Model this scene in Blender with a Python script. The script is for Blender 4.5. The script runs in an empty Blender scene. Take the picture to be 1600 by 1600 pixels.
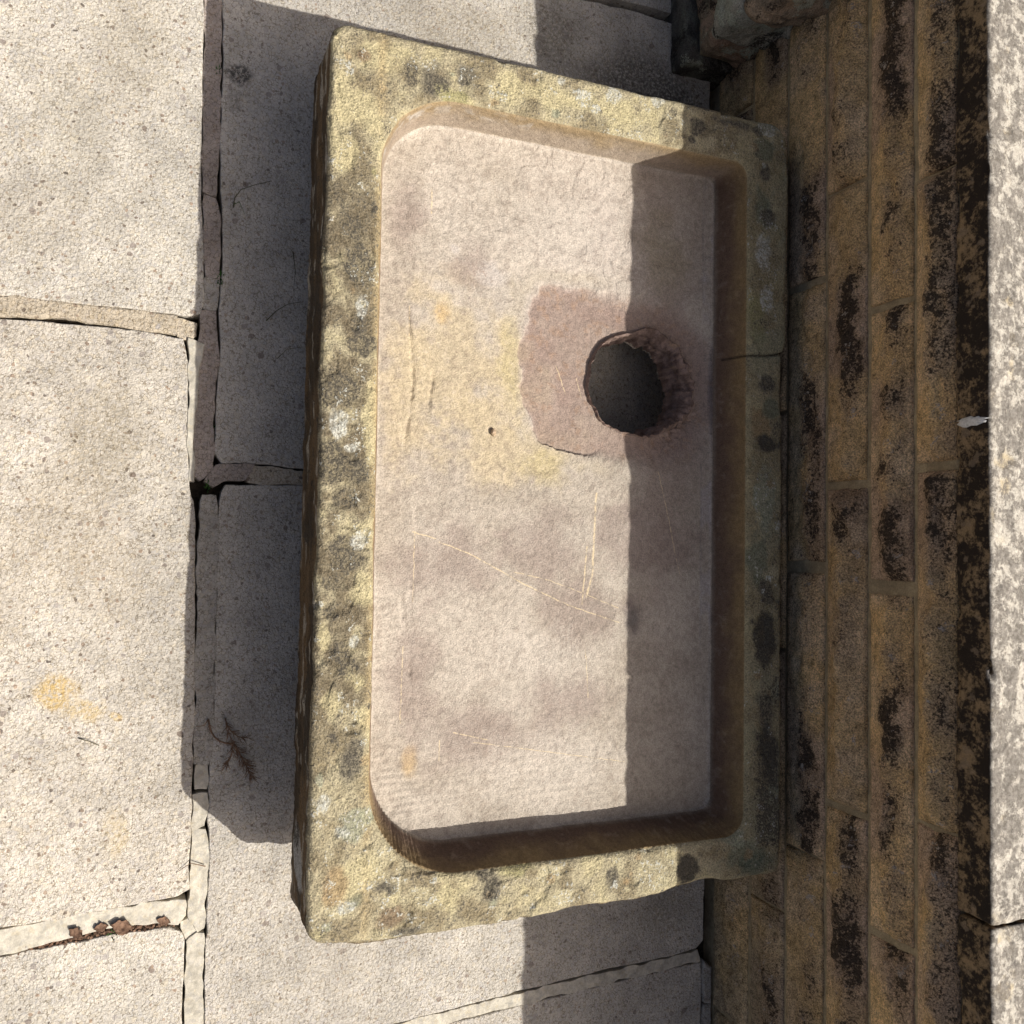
import bpy, math, random
import numpy as np
from mathutils import Matrix, Vector

random.seed(7)
scene = bpy.context.scene
C = scene.collection

# ---------------------------------------------------------------- camera
CAM_H = 1.36
cd = bpy.data.cameras.new('camera')
cam = bpy.data.objects.new('camera', cd); C.objects.link(cam)
cd.sensor_width = 36.0; cd.lens = 36.0 * 1420 / 1600
scene.cycles.max_bounces = 6; scene.cycles.diffuse_bounces = 4
cd.clip_start = 0.02; cd.clip_end = 300
_F = Vector((-0.0361, 0.3828, -0.9231)); _R = Vector((0.9992, 0.0279, -0.0275)); _U = Vector((-0.0152, 0.9234, 0.3835))
# the phone was held turned: the picture's right-hand side points up the wall
cam.matrix_world = Matrix(((_U.x, -_R.x, -_F.x, 0), (_U.y, -_R.y, -_F.y, 0), (_U.z, -_R.z, -_F.z, CAM_H), (0, 0, 0, 1)))
scene.camera = cam
scene.render.resolution_x = 1024; scene.render.resolution_y = 1024

# ---------------------------------------------------------------- sky and sun
SX, SY = 0.6055, 0.6306                      # shadows fall this far (-x, -y) per metre of height
elev = math.atan2(1, math.hypot(SX, SY)); azim = math.atan2(SX, SY)
w = bpy.data.worlds.new('World'); scene.world = w; w.use_nodes = True
nt = w.node_tree; nt.nodes.clear()
sky = nt.nodes.new('ShaderNodeTexSky'); sky.sky_type = 'NISHITA'; sky.sun_disc = False
sky.sun_elevation = elev; sky.sun_rotation = azim
sky.air_density = 0.6; sky.dust_density = 7.0; sky.ozone_density = 0.0
bg = nt.nodes.new('ShaderNodeBackground'); bg.inputs[1].default_value = 0.088
wo = nt.nodes.new('ShaderNodeOutputWorld')
nt.links.new(sky.outputs[0], bg.inputs[0]); nt.links.new(bg.outputs[0], wo.inputs[0])
sd = bpy.data.lights.new('sun', 'SUN'); sd.energy = 4.2; sd.angle = math.radians(0.53); sd.color = (1.0, 0.952, 0.88)
sun = bpy.data.objects.new('sun', sd); C.objects.link(sun)
sun.rotation_euler = Vector((SX, SY, 1.0)).to_track_quat('Z', 'Y').to_euler(); sun.location = (3, 3, 5)
vs = scene.view_settings
vs.view_transform = 'Standard'; vs.look = 'None'; vs.gamma = 1.0; vs.exposure = 0.30; vs.use_curve_mapping = False

# ---------------------------------------------------------------- numbers of the place (metres)
RIM_Z, SINK_B, FLOOR_Z = 0.2267, 0.0948, 0.1558
WALL_Y, COPE_TOP, COPE_BOT = 0.9555, 0.5711, 0.5205

# ---------------------------------------------------------------- noise in numpy
def _hash(ix, iy, iz, seed):
    h = (ix.astype(np.uint32) * np.uint32(374761393) + iy.astype(np.uint32) * np.uint32(668265263)
         + iz.astype(np.uint32) * np.uint32(2147483647) + np.uint32((seed * 974711) & 0xffffffff))
    h = (h ^ (h >> np.uint32(13))) * np.uint32(1274126177)
    h = h ^ (h >> np.uint32(16))
    return (h & np.uint32(0xffff)).astype(np.float32) / 32767.5 - 1.0
def noise(p, scale, seed=0):
    """value noise -1..1; scale: number or three numbers, cells per metre"""
    q = (np.asarray(p, dtype=np.float32) * np.asarray(scale, dtype=np.float32)) + np.float32(1000.37 + seed * 13.7)
    i = np.floor(q); f = (q - i).astype(np.float32); i = i.astype(np.int64)
    f = f * f * f * (f * (f * 6 - 15) + 10)
    x, y, z = i[..., 0], i[..., 1], i[..., 2]; fx, fy, fz = f[..., 0], f[..., 1], f[..., 2]
    def L(a, b, t): return a + (b - a) * t
    c = [[[_hash(x + a, y + b, z + d, seed) for d in (0, 1)] for b in (0, 1)] for a in (0, 1)]
    v = L(L(L(c[0][0][0], c[1][0][0], fx), L(c[0][1][0], c[1][1][0], fx), fy),
          L(L(c[0][0][1], c[1][0][1], fx), L(c[0][1][1], c[1][1][1], fx), fy), fz)
    return v
def fbm(p, scale, octv=3, seed=0, gain=0.5):
    s = np.asarray(scale, dtype=np.float32); a = 1.0; t = 0.0; n = 0.0
    for k in range(octv):
        t = t + a * noise(p, s * (2.03 ** k), seed + k * 5); n += a; a *= gain
    return t / n
def sstep(a, b, x):
    t = np.clip((x - a) / (b - a), 0, 1); return t * t * (3 - 2 * t)
def lin(r, g, b, k=1.0):
    """colour as seen in full sun (0-255) to base colour"""
    o = []
    for c in (r, g, b):
        c /= 255.0; o.append((c / 12.92 if c <= 0.04045 else ((c + 0.055) / 1.055) ** 2.4) * k)
    return np.array(o, dtype=np.float32) * np.array((0.97, 1.0, 1.08), dtype=np.float32)

# ---------------------------------------------------------------- object helpers
def empty(name, loc, label=None, cat=None, group=None):
    o = bpy.data.objects.new(name, None); C.objects.link(o); o.location = loc
    o.empty_display_size = 0.05
    if label: tag(o, label, cat, group)
    return o
def tag(o, label=None, cat=None, group=None, kind=None):
    if label: o['label'] = label
    if cat: o['category'] = cat
    if group: o['group'] = group
    if kind: o['kind'] = kind
    return o
def make_mesh(name, V, faces, mat, parent=None, col=None, normals=None, smooth=True, extra=None):
    """V (n,3) world coordinates, faces (m,4) or list; parented without moving"""
    me = bpy.data.meshes.new(name)
    V = np.asarray(V, dtype=np.float32)
    off = np.zeros(3, dtype=np.float32)
    if isinstance(faces, np.ndarray):
        k = faces.shape[1]; m = len(faces)
        me.vertices.add(len(V)); me.loops.add(m * k); me.polygons.add(m)
        me.vertices.foreach_set('co', V.ravel())
        me.loops.foreach_set('vertex_index', faces.astype(np.int32).ravel())
        me.polygons.foreach_set('loop_start', (np.arange(m) * k).astype(np.int32))
        me.update(calc_edges=True); me.validate()
    else:
        me.from_pydata([tuple(map(float, v)) for v in V], [], faces); me.update()
    if smooth and len(me.polygons):
        me.polygons.foreach_set('use_smooth', np.ones(len(me.polygons), dtype=bool))
    if col is not None:
        at = me.color_attributes.new('tint', 'FLOAT_COLOR', 'POINT')
        c4 = np.ones((len(V), 4), dtype=np.float32); c4[:, :3] = col
        at.data.foreach_set('color', c4.ravel())
    for an, av in (extra or {}).items():
        fa = me.attributes.new(an, 'FLOAT', 'POINT'); fa.data.foreach_set('value', np.asarray(av, dtype=np.float32).ravel())
    if normals is not None:
        me.normals_split_custom_set_from_vertices([tuple(map(float, n)) for n in normals])
    me.materials.append(mat)
    o = bpy.data.objects.new(name, me); C.objects.link(o)
    if parent is not None:
        o.parent = parent
        o.location = -parent.location if parent.parent is None else -(parent.location + parent.parent.location)
    return o

# ---------------------------------------------------------------- shader helpers
class NT:
    def __init__(self, name):
        self.m = bpy.data.materials.new(name); self.m.use_nodes = True
        self.t = self.m.node_tree; self.t.nodes.clear()
        self.out = self.t.nodes.new('ShaderNodeOutputMaterial')
        self.b = self.t.nodes.new('ShaderNodeBsdfPrincipled')
        self.b.inputs['Roughness'].default_value = 0.92
        self.b.inputs['Specular IOR Level'].default_value = 0.25
        self.t.links.new(self.b.outputs[0], self.out.inputs[0])
        g = self.t.nodes.new('ShaderNodeNewGeometry'); self.pos = g.outputs['Position']
        self._g = g
    def n(self, k, **kw):
        x = self.t.nodes.new(k)
        for a, v in kw.items(): setattr(x, a, v)
        return x
    def set(self, sock, v):
        if hasattr(v, 'links') or isinstance(v, bpy.types.NodeSocket): self.t.links.new(v, sock)
        elif isinstance(v, (tuple, list, np.ndarray)):
            v = [float(q) for q in v]
            if sock.type == 'RGBA' and len(v) == 3: v = v + [1.0]
            sock.default_value = v
        else: sock.default_value = v
    def math(self, op, a, b=0.0, c=0.0, clamp=False):
        x = self.n('ShaderNodeMath', operation=op, use_clamp=clamp)
        self.set(x.inputs[0], a); self.set(x.inputs[1], b); self.set(x.inputs[2], c); return x.outputs[0]
    def noise(self, scale, detail=3.0, rough=0.55, vec=None, dist=0.0, col=False):
        x = self.n('ShaderNodeTexNoise'); self.set(x.inputs['Vector'], vec if vec is not None else self.pos)
        x.inputs['Scale'].default_value = scale; x.inputs['Detail'].default_value = detail
        x.inputs['Roughness'].default_value = rough; x.inputs['Distortion'].default_value = dist
        return x.outputs['Color' if col else 'Fac']
    def vor(self, scale, feature='F1', vec=None, rnd=1.0):
        x = self.n('ShaderNodeTexVoronoi', feature=feature); self.set(x.inputs['Vector'], vec if vec is not None else self.pos)
        x.inputs['Scale'].default_value = scale; x.inputs['Randomness'].default_value = rnd; return x
    def ramp(self, f, a, b, lo=0.0, hi=1.0):
        x = self.n('ShaderNodeMapRange', interpolation_type='SMOOTHSTEP'); self.set(x.inputs[0], f)
        x.inputs[1].default_value = a; x.inputs[2].default_value = b; x.inputs[3].default_value = lo; x.inputs[4].default_value = hi
        return x.outputs[0]
    def mix(self, f, a, b, mode='MIX'):
        x = self.n('ShaderNodeMix', data_type='RGBA', blend_type=mode); self.set(x.inputs[0], f); self.set(x.inputs[6], a); self.set(x.inputs[7], b)
        return x.outputs[2]
    def scale(self, c, f):
        """colour times a value"""
        x = self.n('ShaderNodeVectorMath', operation='SCALE'); self.set(x.inputs[0], c); self.set(x.inputs[3], f); return x.outputs[0]
    def warp(self, amount, scale):
        nz = self.noise(scale, 2, col=True)
        a = self.n('ShaderNodeVectorMath', operation='MULTIPLY_ADD'); self.set(a.inputs[0], nz)
        a.inputs[1].default_value = (amount,) * 3; self.set(a.inputs[2], self.pos); return a.outputs[0]
    def spot(self, x, y, rx, ry, vec, soft=0.5):
        """soft round stain on the ground at x, y (metres)"""
        mp = self.n('ShaderNodeMapping', vector_type='TEXTURE'); self.set(mp.inputs[0], vec)
        mp.inputs[1].default_value = (x, y, 0); mp.inputs[3].default_value = (rx, ry, 1000.0)
        l = self.n('ShaderNodeVectorMath', operation='LENGTH'); self.t.links.new(mp.outputs[0], l.inputs[0])
        return self.ramp(l.outputs['Value'], 1.0 + soft, 1.0 - soft)
    def bump(self, h, dist, strength=1.0, prev=None):
        x = self.n('ShaderNodeBump'); self.set(x.inputs['Height'], h)
        x.inputs['Distance'].default_value = dist; x.inputs['Strength'].default_value = strength
        if prev is not None: self.t.links.new(prev, x.inputs['Normal'])
        return x.outputs[0]
    def done(self, col, normal=None, rough=None):
        self.set(self.b.inputs['Base Color'], col)
        if normal is not None: self.t.links.new(normal, self.b.inputs['Normal'])
        if rough is not None: self.set(self.b.inputs['Roughness'], rough)
        return self.m

def mat_tinted(name, grain=0.35, bump=0.0012, fine=650, coarse=90, extra=None, ink=(0.022, 0.017, 0.013), brown=None, pale=(0.52, 0.52, 0.46), ink_a=0.92, brown_a=0.75, coarse_a=0.12):
    """stone coloured by its own tint; 'grime' and 'pale' say how thick dark and pale lichen grow, the stipple is made here"""
    k = NT(name)
    a = k.n('ShaderNodeAttribute', attribute_name='tint').outputs['Color']
    gr = k.n('ShaderNodeAttribute', attribute_name='grime').outputs['Fac']
    pl = k.n('ShaderNodeAttribute', attribute_name='pale').outputs['Fac']
    g1 = k.noise(fine, 2.0, 0.7); g2 = k.noise(coarse, 3.0, 0.6)
    f = k.math('ADD', k.ramp(g1, 0.28, 0.72, 1 - grain, 1 + grain), k.ramp(g2, 0.3, 0.7, -coarse_a, coarse_a))
    col = k.scale(a, f)
    st = k.math('ADD', k.math('MULTIPLY', k.noise(260, 3.0, 0.75), 1.5), k.math('MULTIPLY', g2, 1.3))      # about 0.9 .. 1.9
    s1 = k.math('ADD', st, gr)
    if brown is not None:
        col = k.mix(k.math('MULTIPLY', k.ramp(s1, 1.50, 2.10), brown_a), col, k.scale(np.array(brown), f))
    col = k.mix(k.math('MULTIPLY', k.ramp(s1, 1.90, 2.20), ink_a), col, k.scale(np.array(ink), f))
    s2 = k.math('ADD', st, pl)
    col = k.mix(k.math('MULTIPLY', k.ramp(s2, 1.94, 2.06), 0.85), col, k.scale(np.array(pale), f))
    if extra: col = extra(k, col)
    hsum = k.math('MULTIPLY_ADD', g2, 2.2, g1)
    return k.done(col, k.bump(hsum, bump))

def mat_paving(name, base, k_pebble=1.0, marks=True, smooth=False):
    k = NT(name)
    wv = k.warp(0.006, 210)
    e = k.vor(205, 'DISTANCE_TO_EDGE', wv).outputs['Distance']
    cell = k.vor(205, 'F1', wv); sc = k.n('ShaderNodeSeparateColor'); k.t.links.new(cell.outputs['Color'], sc.inputs[0])
    big = k.noise(3.1, 2, 0.6); mid = k.noise(22, 3, 0.6)
    base = np.array(base)
    col = k.mix(sc.outputs[0], base * 0.93, base * 1.07)
    col = k.mix(k.math('MULTIPLY', k.ramp(sc.outputs[1], 0.72, 0.85), 0.55), col, base * np.array((0.86, 0.88, 0.95)))
    col = k.mix(k.math('MULTIPLY', k.ramp(sc.outputs[2], 0.85, 0.93), 0.3), col, base * np.array((1.0, 0.9, 0.70)))
    # gaps between the grains, only where the surface has weathered open
    wear = k.ramp(k.noise(140, 3, 0.65), 0.36, 0.62, 0.05, 1.0)
    crack = k.math('MULTIPLY', k.ramp(e, 0.13, 0.01), wear)
    if not smooth: col = k.mix(k.math('MULTIPLY', crack, 0.85), col, base * np.array((0.36, 0.32, 0.25)))
    # pebbles in the mix
    wp = k.warp(0.010, 70)
    h = None
    if k_pebble > 0:
        for sc_, thr, tints in ((72, 0.88, ((.15, .11, .085), (.42, .39, .36))), (135, 0.86, ((.085, .07, .06), (.34, .25, .18)))):
            v = k.vor(sc_, 'F1', wp); s2 = k.n('ShaderNodeSeparateColor'); k.t.links.new(v.outputs['Color'], s2.inputs[0])
            m = k.math('MULTIPLY', k.ramp(s2.outputs[0], thr, thr + .01), k.ramp(v.outputs['Distance'], 0.33, 0.29))
            col = k.mix(k.math('MULTIPLY', m, 0.85 * k_pebble), col, k.mix(s2.outputs[1], np.array(tints[0]), np.array(tints[1])))
    col = k.scale(col, k.math('ADD', k.ramp(big, 0.3, 0.7, 0.86, 1.08), k.ramp(mid, 0.25, 0.75, -0.13, 0.13) if not smooth else k.ramp(k.noise(60, 4, 0.7), 0.3, 0.7, -0.28, 0.14)))
    fine = k.noise(1100, 2, 0.6)
    col = k.scale(col, k.ramp(fine, 0.25, 0.75, 0.86, 1.14))
    if marks:
        ws = k.warp(0.035, 28)
        off = 0.0175
        patch = k.ramp(k.noise(180, 3, 0.7), 0.30, 0.60)
        for (x, y, rx, ry, c, a) in PAVE_MARKS:
            m = k.math('MULTIPLY', k.spot(x + off, y + off, rx, ry, ws), a)
            m = k.math('MULTIPLY', m, patch)
            col = k.mix(m, col, c)
    rel = k.noise(230, 2.5, 0.62)
    n2 = k.bump(rel, 0.0042 if not smooth else 0.0012, 0.8)
    return k.done(col, n2)

PAVE_MARKS = [
    (0.205, -0.092, 0.020, 0.026, (0.50, 0.34, 0.10), 0.75), (0.232, -0.055, 0.014, 0.022, (0.52, 0.37, 0.13), 0.5),
    (0.243, -0.022, 0.006, 0.008, (0.52, 0.34, 0.08), 0.6), (0.400, -0.012, 0.030, 0.016, (0.52, 0.40, 0.20), 0.4),
    (-0.680, 0.120, 0.014, 0.018, (0.03, 0.03, 0.028), 0.9), (-0.640, 0.118, 0.018, 0.014, (0.05, 0.045, 0.04), 0.4),
    (-0.700, -0.02, 0.10, 0.05, (0.26, 0.22, 0.15), 0.35), (-0.56, -0.10, 0.08, 0.05, (0.30, 0.27, 0.20), 0.25),
    (-0.14, -0.04, 0.07, 0.05, (0.24, 0.20, 0.13), 0.45), (-0.02, -0.08, 0.08, 0.06, (0.26, 0.21, 0.14), 0.40), (0.06, -0.03, 0.05, 0.05, (0.27, 0.22, 0.15), 0.30),
    (-0.80, 0.80, 0.07, 0.09, (0.05, 0.045, 0.035), 0.75), (-0.86, 0.62, 0.05, 0.05, (0.08, 0.07, 0.05), 0.5), (-0.79, 0.68, 0.04, 0.06, (0.10, 0.09, 0.07), 0.4),
    (-0.72, 0.88, 0.10, 0.06, (0.04, 0.038, 0.03), 0.8), (0.62, 0.86, 0.05, 0.05, (0.12, 0.11, 0.08), 0.4), (-0.82, 0.47, 0.06, 0.10, (0.22, 0.18, 0.12), 0.4),
    (0.05, -0.16, 0.09, 0.04, (0.3, 0.25, 0.18), 0.3), (-0.43, -0.13, 0.05, 0.06, (0.30, 0.26, 0.2), 0.25), (0.62, 0.30, 0.06, 0.05, (0.36, 0.32, 0.26), 0.25),
]
M = {}
M['paving'] = mat_paving('paving_concrete', (0.53, 0.495, 0.43))
M['paving_b'] = mat_paving('paving_concrete_warm', (0.53, 0.488, 0.42))
M['paving_c'] = mat_paving('paving_concrete_grey', (0.495, 0.462, 0.405), 0.8)
M['mortar_pale'] = mat_paving('mortar_cream', (0.50, 0.465, 0.385), 0.0, False, True)
M['mortar_grey'] = mat_paving('mortar_grey', (0.40, 0.375, 0.33), 0.6, False, False)
M['mortar_brown'] = mat_paving('mortar_brown', (0.36, 0.31, 0.27), 0.7, False, False)
M['mortar_aggregate'] = mat_paving('mortar_aggregate', (0.46, 0.40, 0.31), 1.0, False)

def mat_plain(name, c, c2, scale=200, bump=0.001, rough=0.95):
    k = NT(name); g = k.noise(scale, 4, 0.65); g2 = k.noise(scale * 0.15, 3)
    col = k.mix(k.ramp(g, 0.3, 0.7), c, c2)
    col = k.scale(col, k.ramp(g2, 0.3, 0.7, 0.8, 1.2))
    k.b.inputs['Roughness'].default_value = rough
    return k.done(col, k.bump(g, bump))
M['earth'] = mat_plain('dark_earth', (0.018, 0.014, 0.010), (0.06, 0.048, 0.035), 160, 0.004)
M['wall_mortar'] = mat_plain('lime_mortar', (0.27, 0.22, 0.135), (0.40, 0.325, 0.21), 420, 0.0012)
M['twig'] = mat_plain('dry_twig', (0.11, 0.065, 0.04), (0.24, 0.15, 0.095), 300, 0.0003)
M['leaf'] = mat_plain('dead_leaf', (0.07, 0.038, 0.025), (0.24, 0.15, 0.10), 120, 0.0006)
M['needle'] = mat_plain('dry_grass', (0.05, 0.05, 0.02), (0.11, 0.10, 0.05), 200, 0.0002)
M['green'] = mat_plain('green_weed', (0.02, 0.06, 0.012), (0.06, 0.14, 0.03), 260, 0.0004)
M['dropping'] = mat_plain('white_splash', (0.55, 0.55, 0.53), (0.75, 0.75, 0.73), 300, 0.0006)
M['pebble'] = mat_plain('tan_pebble', (0.30, 0.22, 0.14), (0.48, 0.37, 0.26), 300, 0.0006)

# ================================================================ THE SETTING: ground and paving
def densify(poly, step):
    out = []
    n = len(poly)
    for i in range(n):
        a = np.array(poly[i], float); b = np.array(poly[(i + 1) % n], float)
        k = max(1, int(np.linalg.norm(b - a) / step))
        for j in range(k): out.append(a + (b - a) * j / k)
    return np.array(out)
def area2(P): return 0.5 * np.sum(P[:, 0] * np.roll(P[:, 1], -1) - np.roll(P[:, 0], -1) * P[:, 1])
def slab(name, poly, mat, parent, z=0.0, depth=0.045, jit=0.0015, step=0.006, bev=0.0014, rnd=0, grow=0.0008, seed=0, tilt=(0, 0)):
    P = densify(poly, step)
    if area2(P) < 0: P = P[::-1]
    for _ in range(rnd): P = 0.25 * np.roll(P, 1, 0) + 0.5 * P + 0.25 * np.roll(P, -1, 0)
    P3 = np.c_[P, np.zeros(len(P))]
    P = P + np.c_[fbm(P3, 45, 3, seed + 1), fbm(P3, 45, 3, seed + 2)] * jit * 1.6
    d = np.roll(P, -1, 0) - np.roll(P, 1, 0); d /= np.linalg.norm(d, axis=1, keepdims=True) + 1e-9
    nrm = np.c_[d[:, 1], -d[:, 0]]                         # outward
    P = P + nrm * grow
    n = len(P); rings = []
    wear = 1.0 + 0.8 * noise(P3, 30, seed + 3)[:, None]
    for inset, dz in ((0.0, -depth), (0.0, -bev * 1.3), (bev * 0.35, -bev * 0.45), (bev, 0.0)):
        Q = P - nrm * inset * wear
        zz = z + dz + tilt[0] * (Q[:, 0] - P[:, 0].mean()) + tilt[1] * (Q[:, 1] - P[:, 1].mean())
        rings.append(np.c_[Q, zz])
    V = np.concatenate(rings); F = []
    for r in range(3):
        for i in range(n):
            j = (i + 1) % n
            F.append((r * n + i, r * n + j, (r + 1) * n + j, (r + 1) * n + i))
    F.append(tuple(range(3 * n, 4 * n)))
    F.append(tuple(reversed(range(n))))
    return make_mesh(name, V, F, mat, parent, smooth=False)

g = make_mesh('ground', [(-60, -60, -0.075), (60, -60, -0.075), (60, 60, -0.075), (-60, 60, -0.075)], [(0, 1, 2, 3)], M['earth'], smooth=False)
tag(g, kind='structure')
# bedding under the flags: gently uneven earth
gx = np.linspace(-3.2, 3.2, 130); gy = np.linspace(-2.6, 0.99, 80)
X, Y = np.meshgrid(gx, gy); B3 = np.stack([X, Y, 0 * X], -1).reshape(-1, 3)
B3[:, 2] = -0.030 + 0.006 * fbm(B3, 18, 3, 4)
idx = np.arange(len(gx) * len(gy)).reshape(len(gy), len(gx))
pav = make_mesh('paving', B3, np.stack([idx[:-1, :-1], idx[:-1, 1:], idx[1:, 1:], idx[1:, :-1]], -1).reshape(-1, 4), M['earth'])
tag(pav, kind='structure')

PV = M['paving']; PB = M['paving_b']; PC = M['paving_c']
# flags in view (corner points in metres)
slab('paving_slab', [(-1.10, 0.066), (-1.10, -0.72), (-0.319, -0.72), (-0.319, -0.173), (-0.320, -0.05), (-0.318, 0.054), (-0.324, 0.078), (-0.345, 0.083), (-0.50, 0.074), (-0.64, 0.072), (-0.78, 0.070)], PV, pav, seed=1)
slab('paving_slab', [(-0.287, -0.72), (0.510, -0.72), (0.506, -0.10), (0.498, 0.02), (0.494, 0.070), (0.488, 0.0825), (0.40, 0.083), (0.25, 0.0835), (0.14, 0.0825), (0.05, 0.0805), (-0.03, 0.078), (-0.055, 0.074), (-0.075, 0.068), (-0.15, 0.064), (-0.25, 0.062), (-0.283, 0.055), (-0.288, 0.02), (-0.290, -0.05), (-0.2875, -0.17)], PB, pav, seed=2, z=0.002)
slab('paving_slab', [(0.545, -0.72), (1.32, -0.72), (1.32, 0.075), (0.558, 0.0795), (0.546, 0.076), (0.538, 0.060), (0.536, 0.0), (0.539, -0.05), (0.5455, -0.15)], PV, pav, seed=3)
slab('paving_slab', [(-0.928, 0.098), (-0.78, 0.097), (-0.643, 0.101), (-0.549, 0.099), (-0.47, 0.105), (-0.41, 0.107), (-0.33, 0.104), (-0.261, 0.107), (-0.205, 0.103), (-0.125, 0.103), (-0.111, 0.112), (-0.113, 0.18), (-0.106, 0.24), (-0.105, 0.93), (-0.925, 0.94), (-0.935, 0.80), (-0.930, 0.68), (-0.925, 0.5)], PC, pav, seed=4)
slab('paving_slab', [(-0.055, 0.110), (0.05, 0.1105), (0.142, 0.110), (0.259, 0.1115), (0.321, 0.108), (0.402, 0.107), (0.445, 0.112), (0.50, 0.109), (0.72, 0.110), (0.728, 0.37), (0.722, 0.469), (0.713, 0.599), (0.705, 0.75), (0.703, 0.862), (0.697, 0.925), (0.685, 0.938), (0.58, 0.939), (-0.083, 0.94), (-0.082, 0.21), (-0.080, 0.118), (-0.070, 0.113)], PC, pav, seed=5)
slab('paving_slab', [(0.747, 0.112), (1.50, 0.112), (1.50, 0.935), (0.724, 0.934), (0.728, 0.80), (0.736, 0.62), (0.742, 0.50), (0.746, 0.38)], PC, pav, seed=6)
slab('paving_slab', [(-0.945, 0.10), (-0.942, 0.50), (-0.947, 0.68), (-0.951, 0.80), (-0.95, 0.86), (-1.70, 0.86), (-1.70, 0.10)], PC, pav, seed=7)
# mortar and broken fillets between the flags
MP, MG, MB_, MA = M['mortar_pale'], M['mortar_grey'], M['mortar_brown'], M['mortar_aggregate']
def strip(poly, mat, z=-0.0012, seed=0, jit=0.0028, bev=0.0006):
    return slab('mortar_strip', poly, mat, pav, z=z, depth=0.03, jit=jit, step=0.005, bev=bev, seed=seed, grow=0.0024, rnd=0)
strip([(-0.3205, -0.72), (-0.292, -0.72), (-0.293, -0.17), (-0.299, -0.096), (-0.2955, -0.033), (-0.291, 0.017), (-0.2905, 0.045), (-0.3165, 0.045), (-0.3185, -0.05), (-0.3205, -0.17)], MA, z=0.0005, seed=11, bev=0.004)
strip([(-0.313, 0.049), (-0.290, 0.050), (-0.286, 0.064), (-0.291, 0.073), (-0.308, 0.072)], MA, z=-0.001, seed=12)
strip([(-0.283, 0.062), (-0.25, 0.066), (-0.16, 0.068), (-0.085, 0.071), (-0.085, 0.0745), (-0.15, 0.073), (-0.22, 0.075), (-0.275, 0.081)], MP, z=0.003, seed=13, bev=0.0012)
strip([(-1.15, 0.071), (-0.78, 0.0735), (-0.64, 0.0755), (-0.50, 0.0775), (-0.497, 0.0925), (-0.549, 0.0950), (-0.643, 0.0970), (-0.78, 0.0930), (-1.15, 0.092)], MB_, seed=14, z=-0.001)
strip([(-0.493, 0.080), (-0.43, 0.0805), (-0.379, 0.084), (-0.380, 0.1025), (-0.41, 0.1030), (-0.47, 0.1010), (-0.491, 0.0945)], MB_, seed=15, z=0.001)
strip([(-0.376, 0.085), (-0.333, 0.084), (-0.330, 0.0985), (-0.345, 0.1005), (-0.375, 0.102)], MG, seed=16)
strip([(-0.326, 0.082), (-0.30, 0.078), (-0.225, 0.078), (-0.15, 0.0755), (-0.092, 0.0755), (-0.0855, 0.083), (-0.103, 0.0975), (-0.130, 0.0985), (-0.205, 0.0985), (-0.261, 0.1025), (-0.326, 0.0985)], MB_, seed=17, z=0.0005)
strip([(-0.086, 0.090), (-0.106, 0.105), (-0.1085, 0.155), (-0.090, 0.145), (-0.0855, 0.115), (-0.079, 0.103)], MB_, seed=18, z=0.001)
strip([(-0.1095, 0.160), (-0.103, 0.22), (-0.102, 0.93), (-0.087, 0.93), (-0.086, 0.21), (-0.0855, 0.148)], MA, seed=19, z=-0.001)
strip([(-0.064, 0.089), (0.05, 0.0845), (0.141, 0.0870), (0.259, 0.0875), (0.315, 0.0885), (0.3155, 0.1060), (0.259, 0.1095), (0.142, 0.1083), (0.05, 0.1088), (-0.045, 0.1085), (-0.062, 0.105)], MG, seed=20, z=0.001)
strip([(0.319, 0.0885), (0.350, 0.0890), (0.350, 0.1035), (0.319, 0.1035)], MP, seed=21, z=-0.001)
strip([(0.359, 0.0880), (0.405, 0.088), (0.402, 0.1025), (0.360, 0.1030)], MP, seed=22)
strip([(0.409, 0.0865), (0.497, 0.0875), (0.530, 0.086), (0.548, 0.097), (0.545, 0.1035), (0.50, 0.1045), (0.445, 0.1075), (0.409, 0.1030)], MP, seed=23)
strip([(0.553, 0.098), (0.562, 0.085), (0.62, 0.084), (1.40, 0.083), (1.40, 0.106), (0.70, 0.106), (0.60, 0.1045), (0.556, 0.1045)], MP, seed=24)
strip([(0.517, -0.72), (0.541, -0.72), (0.5395, -0.145), (0.534, -0.087), (0.527, -0.033), (0.525, 0.007), (0.526, 0.045), (0.533, 0.070), (0.523, 0.0795), (0.503, 0.078), (0.501, 0.02), (0.5095, -0.10), (0.5155, -0.20)], MP, seed=25, z=0.001)
strip([(0.529, 0.0865), (0.538, 0.0955), (0.551, 0.0985), (0.558, 0.0850), (0.548, 0.0810), (0.540, 0.0745), (0.533, 0.0740)], MP, seed=29, z=-0.0035)
strip([(0.7315, 0.38), (0.7265, 0.469), (0.7185, 0.599), (0.7105, 0.75), (0.7085, 0.862), (0.7035, 0.925), (0.7195, 0.932), (0.7245, 0.80), (0.7325, 0.62), (0.7385, 0.50), (0.7425, 0.38)], MP, seed=26, z=0.0005)
strip([(0.724, 0.9405), (0.79, 0.9405), (0.795, 0.955), (0.735, 0.956)], MG, seed=27, z=0.002, bev=0.004)
strip([(0.800, 0.9405), (0.90, 0.9405), (0.90, 0.957), (0.800, 0.956)], MG, seed=28, z=0.001, bev=0.004)
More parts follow.
